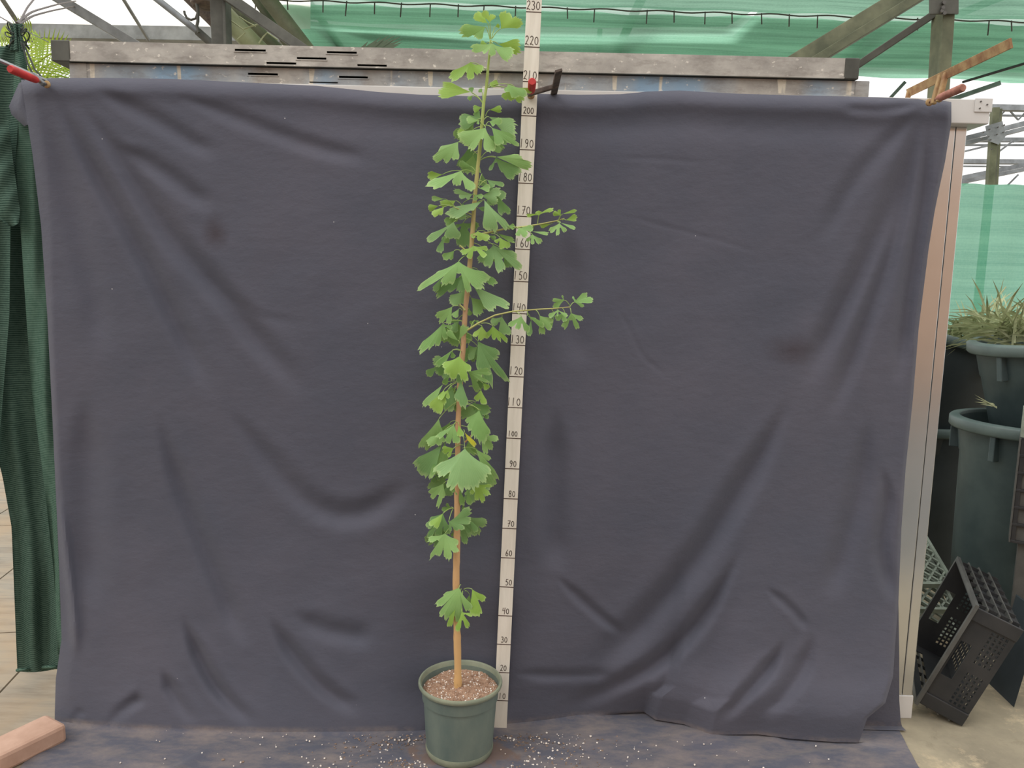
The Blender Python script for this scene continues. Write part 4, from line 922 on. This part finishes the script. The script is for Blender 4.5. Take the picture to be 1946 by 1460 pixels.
def seamy(x): return -4 + (x - 525) * (42.0 / 1421)
def fary(x): return 104 + (x - 560) * (56.0 / 1386)
def N(x, y, dY=0.0):
    t = (y - seamy(x)) / (fary(x) - seamy(x)); return P(x, y, 3.0 + 1.7 * t + dY)
net = thing('shade_net', 'big green shade net stretched as a roof behind the boards', 'shade net', P(1250, 160, 4.6))
rows = []
for t in np.linspace(0, 1, 22):
    r = []
    for u in np.linspace(0, 1, 90):
        x = (516 + 72 * t) + (2150 - 516 - 72 * t) * u
        ys, yf = seamy(x) + 10 + 2.0 * math.sin(x / 23) + 1.5 * math.sin(x / 61), fary(x) + 2.0 * math.sin(x / 37) - 3
        y = ys + (yf - ys) * t
        r.append(N(x, y, .03 * math.sin(x / 90) * t))
    rows.append(r)
MB().grid(np.array(rows)).build('far_sheet', 'net_roof', net, smooth=True)
rows = []
for t in np.linspace(0, 1, 12):
    r = []
    for x in np.linspace(490, 2150, 90):
        y = seamy(x) + 1.5 * math.sin(x / 29 + 1) - 90 * t
        r.append(P(x, y, 3.0 - 1.0 * t))
    rows.append(r)
MB().grid(np.array(rows)).build('near_sheet', 'net_near', net, smooth=True)
for nm, poly in (('overlap', [(522, 6), (1000, 20), (1432, 33), (1380, 64), (1150, 66), (900, 61), (700, 58), (560, 48)]),
                 ('overlap', [(560, 49), (640, 60), (700, 78), (1000, 82), (1393, 82), (1442, 34), (1960, 46), (1960, 150), (1500, 134), (1000, 116), (590, 100)])):
    bmn = bmesh.new(); vsn = [bmn.verts.new(N(x, y, 0.0) + np.array((0, 0, .05))) for x, y in poly]; f_ = bmn.faces.new(vsn)
    bmesh.ops.triangulate(bmn, faces=[f_]); me = MB(); bmn.verts.index_update(); me.add([v.co for v in bmn.verts], [tuple(v.index for v in f.verts) for f in bmn.faces]); bmn.free()
    me.build(nm, 'net_over', net)
for x in (487, 546, 614, 659, 712, 763, 818, 871, 920, 980, 1078, 1130, 1230, 1281, 1340, 1391, 1447, 1500, 1554, 1880, 1922, 1744):
    y = seamy(x) + 6; l = random.Random(x).uniform(16, 28)
    MB().tube([P(x, y - 4, 2.98), P(x - random.Random(x).uniform(-1, 4), y + l, 2.98)], .0045, 5).build('seam_thread', 'wire', net)
MB().tube([P(x, seamy(x) + 4 + 1.5 * math.sin(x / 17), 2.99) for x in np.linspace(490, 2100, 120)], .005, 5).build('seam_cord', 'wire', net)
beam('roof_bar', 'dark steel bar above the net, crossing it steeply behind the stick', 'beam', [((1232, -30), 3.3, (1158, 128), 4.9, .07, .05)], 'steel_dark')
beam('roof_bar', 'dark thin strut above the net beside the crossing bar', 'beam', [((1140, 60), 4.2, (1134, 128), 4.9, .05, .04)], 'steel_dark')
beam('roof_bar', 'faint bar above the net near the olive gutter tube', 'beam', [((570, -20), 3.4, (668, 118), 4.9, .05, .04)], 'steel_dark')
beam('roof_bar', 'bar above the net at right running to the large brace', 'beam', [((1680, 20), 3.4, (1590, 130), 4.9, .07, .04)], 'steel_dark')
beam('roof_bar', 'long bar above the net on the far right', 'beam', [((1560, 130), 4.9, (1990, -40), 3.2, .04, .04)], 'steel_dark')
# right hand post and braces
beam('steel_post', 'galvanised angle post at the right behind the rusty clamp', 'post', [((1806, -40), 1.3, (1787, 240), 1.3, .056, .02), ((1788, -40), 1.36, (1772, 240), 1.36, .022, .09)], 'steel_olive')
gus = tag(MB().obox(P(1768, -30, 1.27), P(1822, -30, 1.27) - P(1768, -30, 1.27), (0, .012, 0), P(1768, 26, 1.27) - P(1768, -30, 1.27)).build('gusset_plate', 'steel_dark'), 'dark bolted gusset plate at the head of the right post', 'plate')
for (x, y) in ((1792, 6), (1790, 16), (1793, 26), (1788, 22)):
    q = P(x, y, 1.265); MB().tube([q, q + (0, -.012, 0)], .009, 6).build('bolt', 'screw', gus)
beam('steel_brace', 'large olive channel brace rising to the right post', 'brace', [((1500, 128), 2.0, (1772, -38), 2.0, .105, .03), ((1515, 137), 1.96, (1790, -32), 1.96, .05, .05)], 'steel_olive')
beam('steel_brace', 'narrow flat grey brace running up to the gusset plate', 'brace', [((1618, 132), 1.6, (1797, 12), 1.35, .034, .02)], 'steel_dark')

# palms behind
def frond(parent, base, tip, droop, L, mat, n=34, wid=.014, side=(0, -.3, 0)):
    base, tip = np.array(base), np.array(tip); mid = (base + tip) / 2 + np.array([0, 0, droop])
    rp_ = [base * (1 - t) ** 2 + 2 * mid * t * (1 - t) + tip * t * t for t in np.linspace(0, 1, n)]
    fr_ = MB().tube(rp_, np.linspace(.01, .003, n), 6).build('frond', mat, parent, smooth=True)
    m = MB()
    for i in range(2, n):
        d = rp_[i] - rp_[i - 1]; d /= np.linalg.norm(d); sd_ = np.cross(d, np.array((0.15, 1, .1))); sd_ /= np.linalg.norm(sd_); ln = L * math.sin(math.pi * (0.12 + .86 * i / n)) ** .6
        for sg_ in (-1, 1):
            e = (d * .75 + sg_ * sd_ * .8 + np.array(side) * .2); e /= np.linalg.norm(e); p0 = rp_[i]; p1 = p0 + e * ln * .5 + (0, 0, -.02 * ln); p2 = p0 + e * ln + (0, 0, -.18 * ln)
            nn = np.cross(e, (0, 1, 0)); nn /= np.linalg.norm(nn) + 1e-9; wv_ = nn * wid; dep = np.array((0, .004, 0))
            m.add([p0 - wv_ * .3, p0 + wv_ * .3, p1 + wv_ + dep, p1 - wv_ + dep, p2], [(0, 1, 2, 3), (3, 2, 4)])
    m.build('leaflets', mat, fr_); return fr_
pc = P(20, 190, 2.4)
palm = thing('palm_tree', 'sunlit yellow green palm seen between the net bundle and the boards', 'palm', (pc[0], pc[1], 0))
MB().tube([(pc[0], pc[1], 0), (pc[0] + .03, pc[1], pc[2] * .5), tuple(pc)], [.1, .08, .07], 12).build('trunk', 'steel_olive', palm, smooth=True)
for (x, y, dr, dy) in ((135, 150, .25, .1), (128, 96, .3, -.1), (70, 74, .2, .1), (60, 60, .2, -.2), (-40, 90, .2, 0), (105, 170, .2, -.2), (0, 66, .15, .2), (150, 120, .35, .25)):
    frond(palm, pc, P(x, y, 2.4 + dy), dr * .5, .22, 'palm_green', 18, .0055)
pc = P(668, 116, 1.6)
palm2 = thing('palm_tree', 'grey green palm tip poking up behind the slotted board', 'palm', (pc[0], pc[1], 0))
MB().tube([(pc[0], pc[1], 0), tuple(pc)], [.06, .04], 10).build('trunk', 'steel_olive', palm2, smooth=True)
for (x, y) in ((700, 78), (724, 70), (740, 67), (752, 67), (762, 69), (767, 74), (766, 80), (760, 85), (752, 91), (690, 88), (730, 74), (748, 76)):
    a_ = pc; b_ = P(x, y, 1.6); q = a_ + (b_ - a_) * .55; 
    nn = np.array((0.5, 0, 1.)); e = b_ - a_; nn = np.cross(e / np.linalg.norm(e), (0, 1, 0)) * .012
    MB().add([a_ - nn * .3, a_ + nn * .3, q + nn + (0, .004, 0), q - nn + (0, .004, 0), b_], [(0, 1, 2, 3), (3, 2, 4)]).build('leaf_blade', 'palm_dark', palm2)

# ================================================================== RIGHT: FAR GREENHOUSE, NET WALL
nw = []
for t in np.linspace(0, 1, 30):
    r = []
    for u in np.linspace(0, 1, 40):
        a = P(1780, 348, 2.3); b = P(2300, 350, 2.3); q = a + (b - a) * u; q = np.array([q[0], 2.3 + .02 * math.sin(u * 40 + t * 3), a[2] * (1 - t)]); r.append(q)
    nw.append(r)
tag(MB().grid(np.array(nw)).build('net_fence', 'net_wall', smooth=True), 'bright teal green net fence behind the bins on the right', 'net fence')
GS = 'far greenhouse steel trusses'
tr_ = thing('greenhouse_truss', 'galvanised truss frame of the far greenhouse behind the door frame', 'truss', P(1881, 352, 5.4) * (1, 1, 0))
def far(name, label, cat, segs, mat):
    ob = None
    for (a, Ya, b, Yb_, wd, th) in segs:
        o = MB().bar(P(*a, Ya), P(*b, Yb_), wd, th, up=FWD).build(name if ob is None else 'flange', mat, ob if ob is not None else tr_)
        ob = ob or o
    return ob
far('truss_purlin', 'far grey purlin level with the pale frame head', 'beam', [((1860, 204), 6.0, (2100, 210), 6.0, .06, .05), ((1860, 219), 6.2, (2100, 222), 6.2, .018, .02)], 'steel')
far('truss_chord', 'upper slanting steel chord bolted to the far post', 'beam', [((1800, 272), 5.6, (2060, 206), 5.6, .046, .03), ((1800, 282), 5.55, (2060, 216), 5.55, .036, .06)], 'steel')
far('truss_chord', 'lower slanting steel chord above the net fence', 'beam', [((1800, 344), 7.0, (2060, 290), 7.0, .05, .03), ((1800, 352), 6.95, (2060, 299), 6.95, .04, .06)], 'steel')
po = far('steel_post', 'far pale green post with a rust streak behind the door frame', 'post', [((1891, 205), 5.4, (1881, 352), 5.4, .065, .05), ((1899, 208), 5.45, (1891, 352), 5.45, .02, .07)], 'steel_olive')
pb = G(1881, 700); 
q0 = P(1881, 352, 5.4); MB().bar(q0, (q0[0] - .0, q0[1], 0), .065, .05, up=(0, 1, 0)).build('post_foot', 'steel_olive', po)
gp = MB().add([P(1872, 240, 5.38), P(1905, 230, 5.38), P(1912, 258, 5.38), P(1898, 275, 5.38), P(1878, 268, 5.38)] + [P(1872, 240, 5.36), P(1905, 230, 5.36), P(1912, 258, 5.36), P(1898, 275, 5.36), P(1878, 268, 5.36)],
     [(4, 3, 2, 1, 0), (5, 6, 7, 8, 9)] + [(i, (i + 1) % 5, (i + 1) % 5 + 5, i + 5) for i in range(5)]).build('gusset', 'steel', po)
for (x, y) in ((1868, 252), (1880, 246), (1896, 242), (1908, 238), (1866, 264), (1878, 260), (1894, 256), (1906, 252), (1882, 266), (1884, 284)):
    q = P(x, y, 5.35); MB().tube([q, q + (0, -.01, 0)], .008, 6).build('bolt', 'screw', po)
far('truss_purlin', 'second far grey purlin lower down the roofs', 'beam', [((1800, 266), 6.6, (2100, 266), 6.6, .045, .04), ((1800, 276), 6.6, (2100, 276), 6.6, .02, .02)], 'steel')
far('truss_purlin', 'third far purlin below the rust streak', 'beam', [((1800, 307), 7.6, (2100, 309), 7.6, .055, .05), ((1800, 316), 7.6, (2100, 318), 7.6, .018, .02)], 'steel')
far('truss_strut', 'thin slanting strut left of the far post', 'beam', [((1800, 296), 6.2, (1890, 274), 6.2, .018, .018)], 'steel')
far('truss_strut', 'thin slanting strut right of the far post', 'beam', [((1888, 296), 6.2, (1925, 268), 6.2, .018, .018), ((1925, 270), 6.2, (1960, 262), 6.2, .016, .016)], 'steel')
far('truss_strut', 'grey strut rising from the head of the frame at right', 'beam', [((1800, 192), 4.4, (1900, 158), 4.4, .035, .03)], 'steel')
far('truss_strut', 'short strut seen under the net left of the clamp', 'beam', [((1692, 186), 4.4, (1720, 156), 4.4, .026, .02)], 'steel')
far('truss_strut', 'thin far strut low between the chords', 'beam', [((1830, 352), 7.2, (1880, 326), 7.2, .016, .016), ((1915, 352), 7.2, (1935, 332), 7.2, .018, .016)], 'steel')
far('truss_strut', 'zigzag lacing of the far purlin', 'beam', [((1892, 228), 6.1, (1915, 206), 6.1, .014, .014), ((1915, 206), 6.1, (1935, 228), 6.1, .014, .014), ((1935, 228), 6.1, (1955, 206), 6.1, .014, .014)], 'steel')
MB().tube([P(1830, 156, 3.9), P(1990, 108, 3.2)], .010, 8).build('edge_cord', 'crate_black', net)

# ================================================================== RIGHT: BINS
def bin_(label, c, rt, rb, h, tilt, mat, rimmat, handles, turn=0.0, group='large plastic tubs right of the frame'):
    t = thing('plastic_tub', label, 'tub', c, group); t.rotation_euler = tilt
    b = MB().lathe([(0, 0), (rb, 0), (rb + .01, .01), (rt - .035, h - .16), (rt - .03, h - .15), (rt - .012, h), (rt - .024, h), (rt - .045, h - .15), (rb - .005, .02), (0, .02)], 56).build('body', mat, t, smooth=True, local=True)
    MB().lathe([(rt - .016, h - .045), (rt + .012, h - .045), (rt + .018, h - .038), (rt + .018, h - .004), (rt + .012, h + .002), (rt - .02, h + .004), (rt - .026, h - .004), (rt - .024, h - .04)], 56, closed=True).build('rim', rimmat, t, smooth=True, local=True)
    for a in handles:
        ca, sa_ = math.cos(a), math.sin(a); o = np.array((ca, sa_, 0)) * (rt - .035); ta = np.array((-sa_, ca, 0))
        MB().obox(o + (0, 0, h - .15) - ta * .012, ta * .024, np.array((ca, sa_, 0)) * .042, (0, 0, .108)).build('rib', mat, t, local=True, bevel=.004)
    return t
q = P(1806, 797, .78); R1 = .33
c1 = (q[0] + R1 + .065, .78, 0); h1 = q[2] + .0
bin_('dark green tub with thick open rim, standing lowest beside the frame', c1, R1, .27, h1, (0, 0, 0), 'bin_plastic', 'bin_rim', [3.6, 4.15, 2.6, 5.2])
q2 = P(1852, 655, .80); R2_ = .31
bin_('green tub with raised rim, nested tilted inside the lowest tub at the right edge', (q2[0] + R2_ + .13, .83, h1 - .30), R2_, .20, q2[2] - (h1 - .30) + .04, (0, math.radians(-7), 0), 'bin_plastic', 'bin_rim', [3.45, 4.2, 5.0])
q3 = P(1790, 817, 1.45); 
bin_('lower blackish tub half hidden behind the frame post', (q3[0] + .10, 1.45 + .36, 0), .38, .33, q3[2], (0, 0, 0), 'bin_dark', 'bin_rim', [5.0])
q4 = P(1825, 665, 1.50)
bin_('upper blackish tub holding cut leaves, leaning behind the frame post', (q4[0] - .10, 1.50 + .30, q3[2] - .12), .40, .32, q4[2] - q3[2] + .20, (math.radians(4), math.radians(14), 0), 'bin_dark', 'bin_rim', [4.9])
# cut leaves heaped over the tubs
m = MB(); rl = random.Random(4)
cl_c = [(1800, 650, 1.55), (1835, 655, 1.5), (1815, 640, 1.7), (1850, 640, 1.6), (1880, 625, 1.2), (1905, 630, 1.0), (1930, 620, 1.0), (1890, 640, 1.3), (1950, 612, 1.1), (1860, 612, 1.6), (1880, 610, 1.4), (1935, 640, .95), (1830, 625, 1.7), (1970, 625, 1.0)]
for (x, y, Y) in cl_c:
    c = P(x, y, Y)
    for k in range(42):
        a = rl.uniform(-.35, math.pi + .35); e = rl.uniform(-.9, .3); L = rl.uniform(.10, .30)
        d = np.array((math.cos(a), e, abs(math.sin(a)) * .55 - .10)); d /= np.linalg.norm(d); p0 = c + np.array([rl.uniform(-.05, .05), rl.uniform(-.05, .05), rl.uniform(-.05, .02)]); nn = np.cross(d, (rl.uniform(-.4, .4), 1, .2)); nn /= np.linalg.norm(nn); wl = rl.uniform(.003, .006)
        p1 = p0 + d * L * .6; p2 = p0 + d * L + (0, 0, -.12 * L)
        m.add([p0 - nn * wl, p0 + nn * wl, p1 + nn * wl * .8 + (0, .002, 0), p1 - nn * wl * .8, p2], [(0, 1, 2, 3), (3, 2, 4)])
tag(m.build('cut_leaves', 'cut_leaf'), 'heap of pale green cut strap leaves filling the upper tubs', 'cut leaves', kind='stuff')
for (pxs, lab) in (([(1882, 598), (1900, 560), (1912, 545)], 'thin dry stalk leaning up from the leaf heap'), ([(1918, 590), (1924, 565), (1930, 555)], 'short dry stalk at the right edge of the leaf heap')):
    tag(MB().tube([P(x, y, 1.2) for x, y in pxs], [.005, .004, .003], 6).build('dry_stalk', 'cut_leaf'), lab, 'stalk', 'stalks in the leaf heap')
m = MB()
for (a, b) in (((1895, 775), (1852, 750)), ((1890, 770), (1853, 757)), ((1888, 768), (1852, 764)), ((1890, 772), (1862, 768))):
    p, q_ = P(*a, .7), P(*b, .64); m.add([p + (0, 0, .004), p - (0, 0, .004), q_], [(0, 1, 2)]); m.add([p + (0, .004, .004), p + (0, .004, -.004), q_], [(2, 1, 0)])
tag(m.build('leaf_tuft', 'cut_leaf'), 'small tuft of leaves sticking out between the nested tubs', 'leaf tuft')

# ================================================================== RIGHT: CRATES AND TRAYS
def crate(label, o, a, c, b, La, Lc, Lb):
    """open crate: a = length axis, c = width axis, b = height axis (opening)"""
    a, c, b = (np.array(v, float) / np.linalg.norm(v) for v in (a, c, b))
    t = thing('plastic_crate', label, 'crate', o, 'black plastic crates'); orient(t, a, c, b); T = .004
    def holes(W, H, win=True):
        hs = []
        for zz in np.arange(.018, H * .42, .015):
            for k, xx in enumerate(np.arange(.05, W - .055, .017)):
                if not (W * .44 < xx < W * .54): hs.append((xx, xx + .010, zz, zz + .009))
        if win: hs.append((W * .32, W * .68, H * .62, H * .86))
        return hs
    MB().holed(La, Lb, T, holes(La, Lb), (0, 0, 0), (1, 0, 0), (0, 0, 1), (0, 1, 0)).build('side_panel', 'crate_black', t, local=True)
    MB().holed(La, Lb, T, holes(La, Lb), (0, Lc - T, 0), (1, 0, 0), (0, 0, 1), (0, 1, 0)).build('side_panel', 'crate_black', t, local=True)
    for x, s in ((0, 1), (La, -1)):
        xx = x if s > 0 else x - T
        MB().holed(Lc - 2 * T, Lb, T, [(.06, Lc - .07, Lb * .66, Lb * .84)], (xx, T, 0), (0, 1, 0), (0, 0, 1), (1, 0, 0)).build('end_panel', 'crate_black', t, local=True)
        for k in range(1, 4):
            zz = Lb * k / 4.2; x0 = x - .014 if s > 0 else x
            MB().box((x0, 0, zz), (x0 + .014, Lc, zz + .005)).build('rib', 'crate_grey', t, local=True)
        for k in range(7):
            yy = .02 + (Lc - .05) * k / 6; x0 = x - .012 if s > 0 else x
            MB().box((x0, yy, .01), (x0 + .012, yy + .004, Lb - .02)).build('rib', 'crate_black', t, local=True)
    MB().holed(La - 2 * T, Lc - 2 * T, T, [(x, x + .02, y, y + .02) for x in np.arange(.03, La - .05, .028) for y in np.arange(.03, Lc - .05, .028)], (T, T, 0), (1, 0, 0), (0, 1, 0), (0, 0, 1)).build('bottom', 'crate_black', t, local=True)
    m = MB(); e = .014
    m.box((-e, -e, Lb - .012), (La + e, 0, Lb)); m.box((-e, Lc, Lb - .012), (La + e, Lc + e, Lb)); m.box((-e, 0, Lb - .012), (0, Lc, Lb)); m.box((La, 0, Lb - .012), (La + e, Lc, Lb))
    m.build('rim', 'crate_grey', t, local=True)
    for x in (-.006, La - .044):
        for y in (-.008,):
            MB().box((x, y, 0), (x + .05, y + .008, Lb)).build('corner_post', 'crate_black', t, local=True, bevel=.003)
    return t
o_ = G(1829, 1381); ang = math.radians(21)
cdir = np.array((math.sin(math.radians(24)), math.cos(math.radians(24)), 0))
rdir = np.array((cdir[1], -cdir[0], 0)); av = rdir * math.sin(ang) + np.array((0, 0, 1)) * math.cos(ang); bv = -rdir * math.cos(ang) + np.array((0, 0, 1)) * math.sin(ang)
crate('black crate tipped on its edge on the floor, open side facing left', o_ + np.array((0, 0, .008)), av, cdir, bv, .40, .50, .16)
# upright crate at the frame's edge: ribbed end seen from the side
uo = P(1917, 1030, .42); zb_, zt_ = P(1917, 1028, .42)[2], P(1923, 776, .42)[2]; zm = P(1918, 832, .42)[2]
up = thing('plastic_crate', 'tall black ribbed crate standing on end at the right edge, above a grey leg', 'crate', (uo[0], .42, 0), 'black plastic crates')
up.rotation_euler = (0, 0, -math.atan2(uo[0], .42 + 2.44) + .02)
def ub(n, lo, hi, mt, bv_=0.0): MB().box(lo, hi).build(n, mt, up, local=True, bevel=bv_)
ub('body', (.012, .012, zb_), (.30, .10, zm), 'crate_grey')
for k in range(7):
    z = zb_ + (zm - zb_) * k / 6; ub('rib', (.0, -.002, z - .005), (.32, .11, z + .005), 'crate_black', .001)
ub('corner_strip', (.004, .0, zb_), (.02, .1, zm), 'crate_black', .002)
ub('edge_flange', (-.001, -.004, zb_ - .004), (.004, .11, zm), 'crate_grey', .001)
ub('edge_flange', (.0, -.002, zm), (.018, .10, zt_), 'tray_grey', .002)
ub('inner_wall', (.018, .01, zm), (.30, .10, zt_ - .006), 'crate_black')
for (x, y) in ((.03, .03), (.25, .03)): ub('leg', (x, y, 0), (x + .04, y + .04, zb_), 'crate_grey', .003)
# leaning dark sheet
sh = [G(1880, 1300), G(1927, 1345)]
tag(MB().obox(sh[0] + (0, .0, 0), (sh[1] - sh[0]) * 1.0, (.01, .015, 0), (.10, .05, .34)).build('leaning_sheet', 'bin_dark'), 'dark flat sheet leaning behind the tipped crate', 'sheet')
tag(MB().obox(G(1736, 1322) + (0, 0.03, 0), (.045, .02, 0), (0, .02, 0), (-.035, .03, .17)).build('pale_offcut', 'pale_board', bevel=.002), 'narrow pale green board offcut leaning behind the frame foot', 'offcut')
# lattice trays
def tray(label, o, ux, uy, Lx_, Ly_, H, tiltv=(0, 0, 0)):
    t = thing('lattice_tray', label, 'tray', o, 'stacked lattice plant trays'); ux = np.array(ux, float); ux /= np.linalg.norm(ux); uz = np.array((0, 0, 1.)) + np.array(tiltv); uy = np.cross(uz, ux); uy /= np.linalg.norm(uy); uz = np.cross(ux, uy); orient(t, ux, uy, uz)
    m = MB(); m.box((0, 0, 0), (Lx_, .012, H)); m.box((0, Ly_ - .012, 0), (Lx_, Ly_, H)); m.box((0, .012, 0), (.012, Ly_ - .012, H)); m.box((Lx_ - .012, .012, 0), (Lx_, Ly_ - .012, H)); m.build('tray_frame', 'tray_grey', t, local=True)
    st = .052
    for sg_ in (1, -1):
        k = -Ly_
        while k < Lx_:
            pts_ = []
            for yy in (0.006, Ly_ - .006):
                xx = k + yy if sg_ > 0 else k + Ly_ - yy
                pts_.append([xx, yy])
            (xa, ya), (xb, yb) = pts_
            def clip(xv, A_, B_):
                tt_ = (xv - A_[0]) / (B_[0] - A_[0]); return [xv, A_[1] + tt_ * (B_[1] - A_[1])]
            A_, B_ = [xa, ya], [xb, yb]
            if max(xa, xb) > .02 and min(xa, xb) < Lx_ - .02:
                if A_[0] < .006: A_ = clip(.006, [xa, ya], [xb, yb])
                if B_[0] < .006: B_ = clip(.006, [xa, ya], [xb, yb])
                if A_[0] > Lx_ - .006: A_ = clip(Lx_ - .006, [xa, ya], [xb, yb])
                if B_[0] > Lx_ - .006: B_ = clip(Lx_ - .006, [xa, ya], [xb, yb])
                if np.hypot(A_[0] - B_[0], A_[1] - B_[1]) > .01:
                    MB().bar((A_[0], A_[1], H * .5), (B_[0], B_[1], H * .5), .008, .010, up=(0, 0, 1)).build('lattice_bar', 'tray_grey', t, local=True)
            k += st
    return t
tb = G(1735, 1235); 
for k in range(3):
    tray(['lowest lattice tray of the stack behind the frame post', 'middle lattice tray of the stack behind the frame post', 'topmost lattice tray of the stack behind the frame post'][k],
         (1.43 + .02 * k, .70 + .03 * k, .03 + .09 * k), (1, -.10 + .08 * k, 0), 0, .50, .52, .03, (0, -.6, 0))
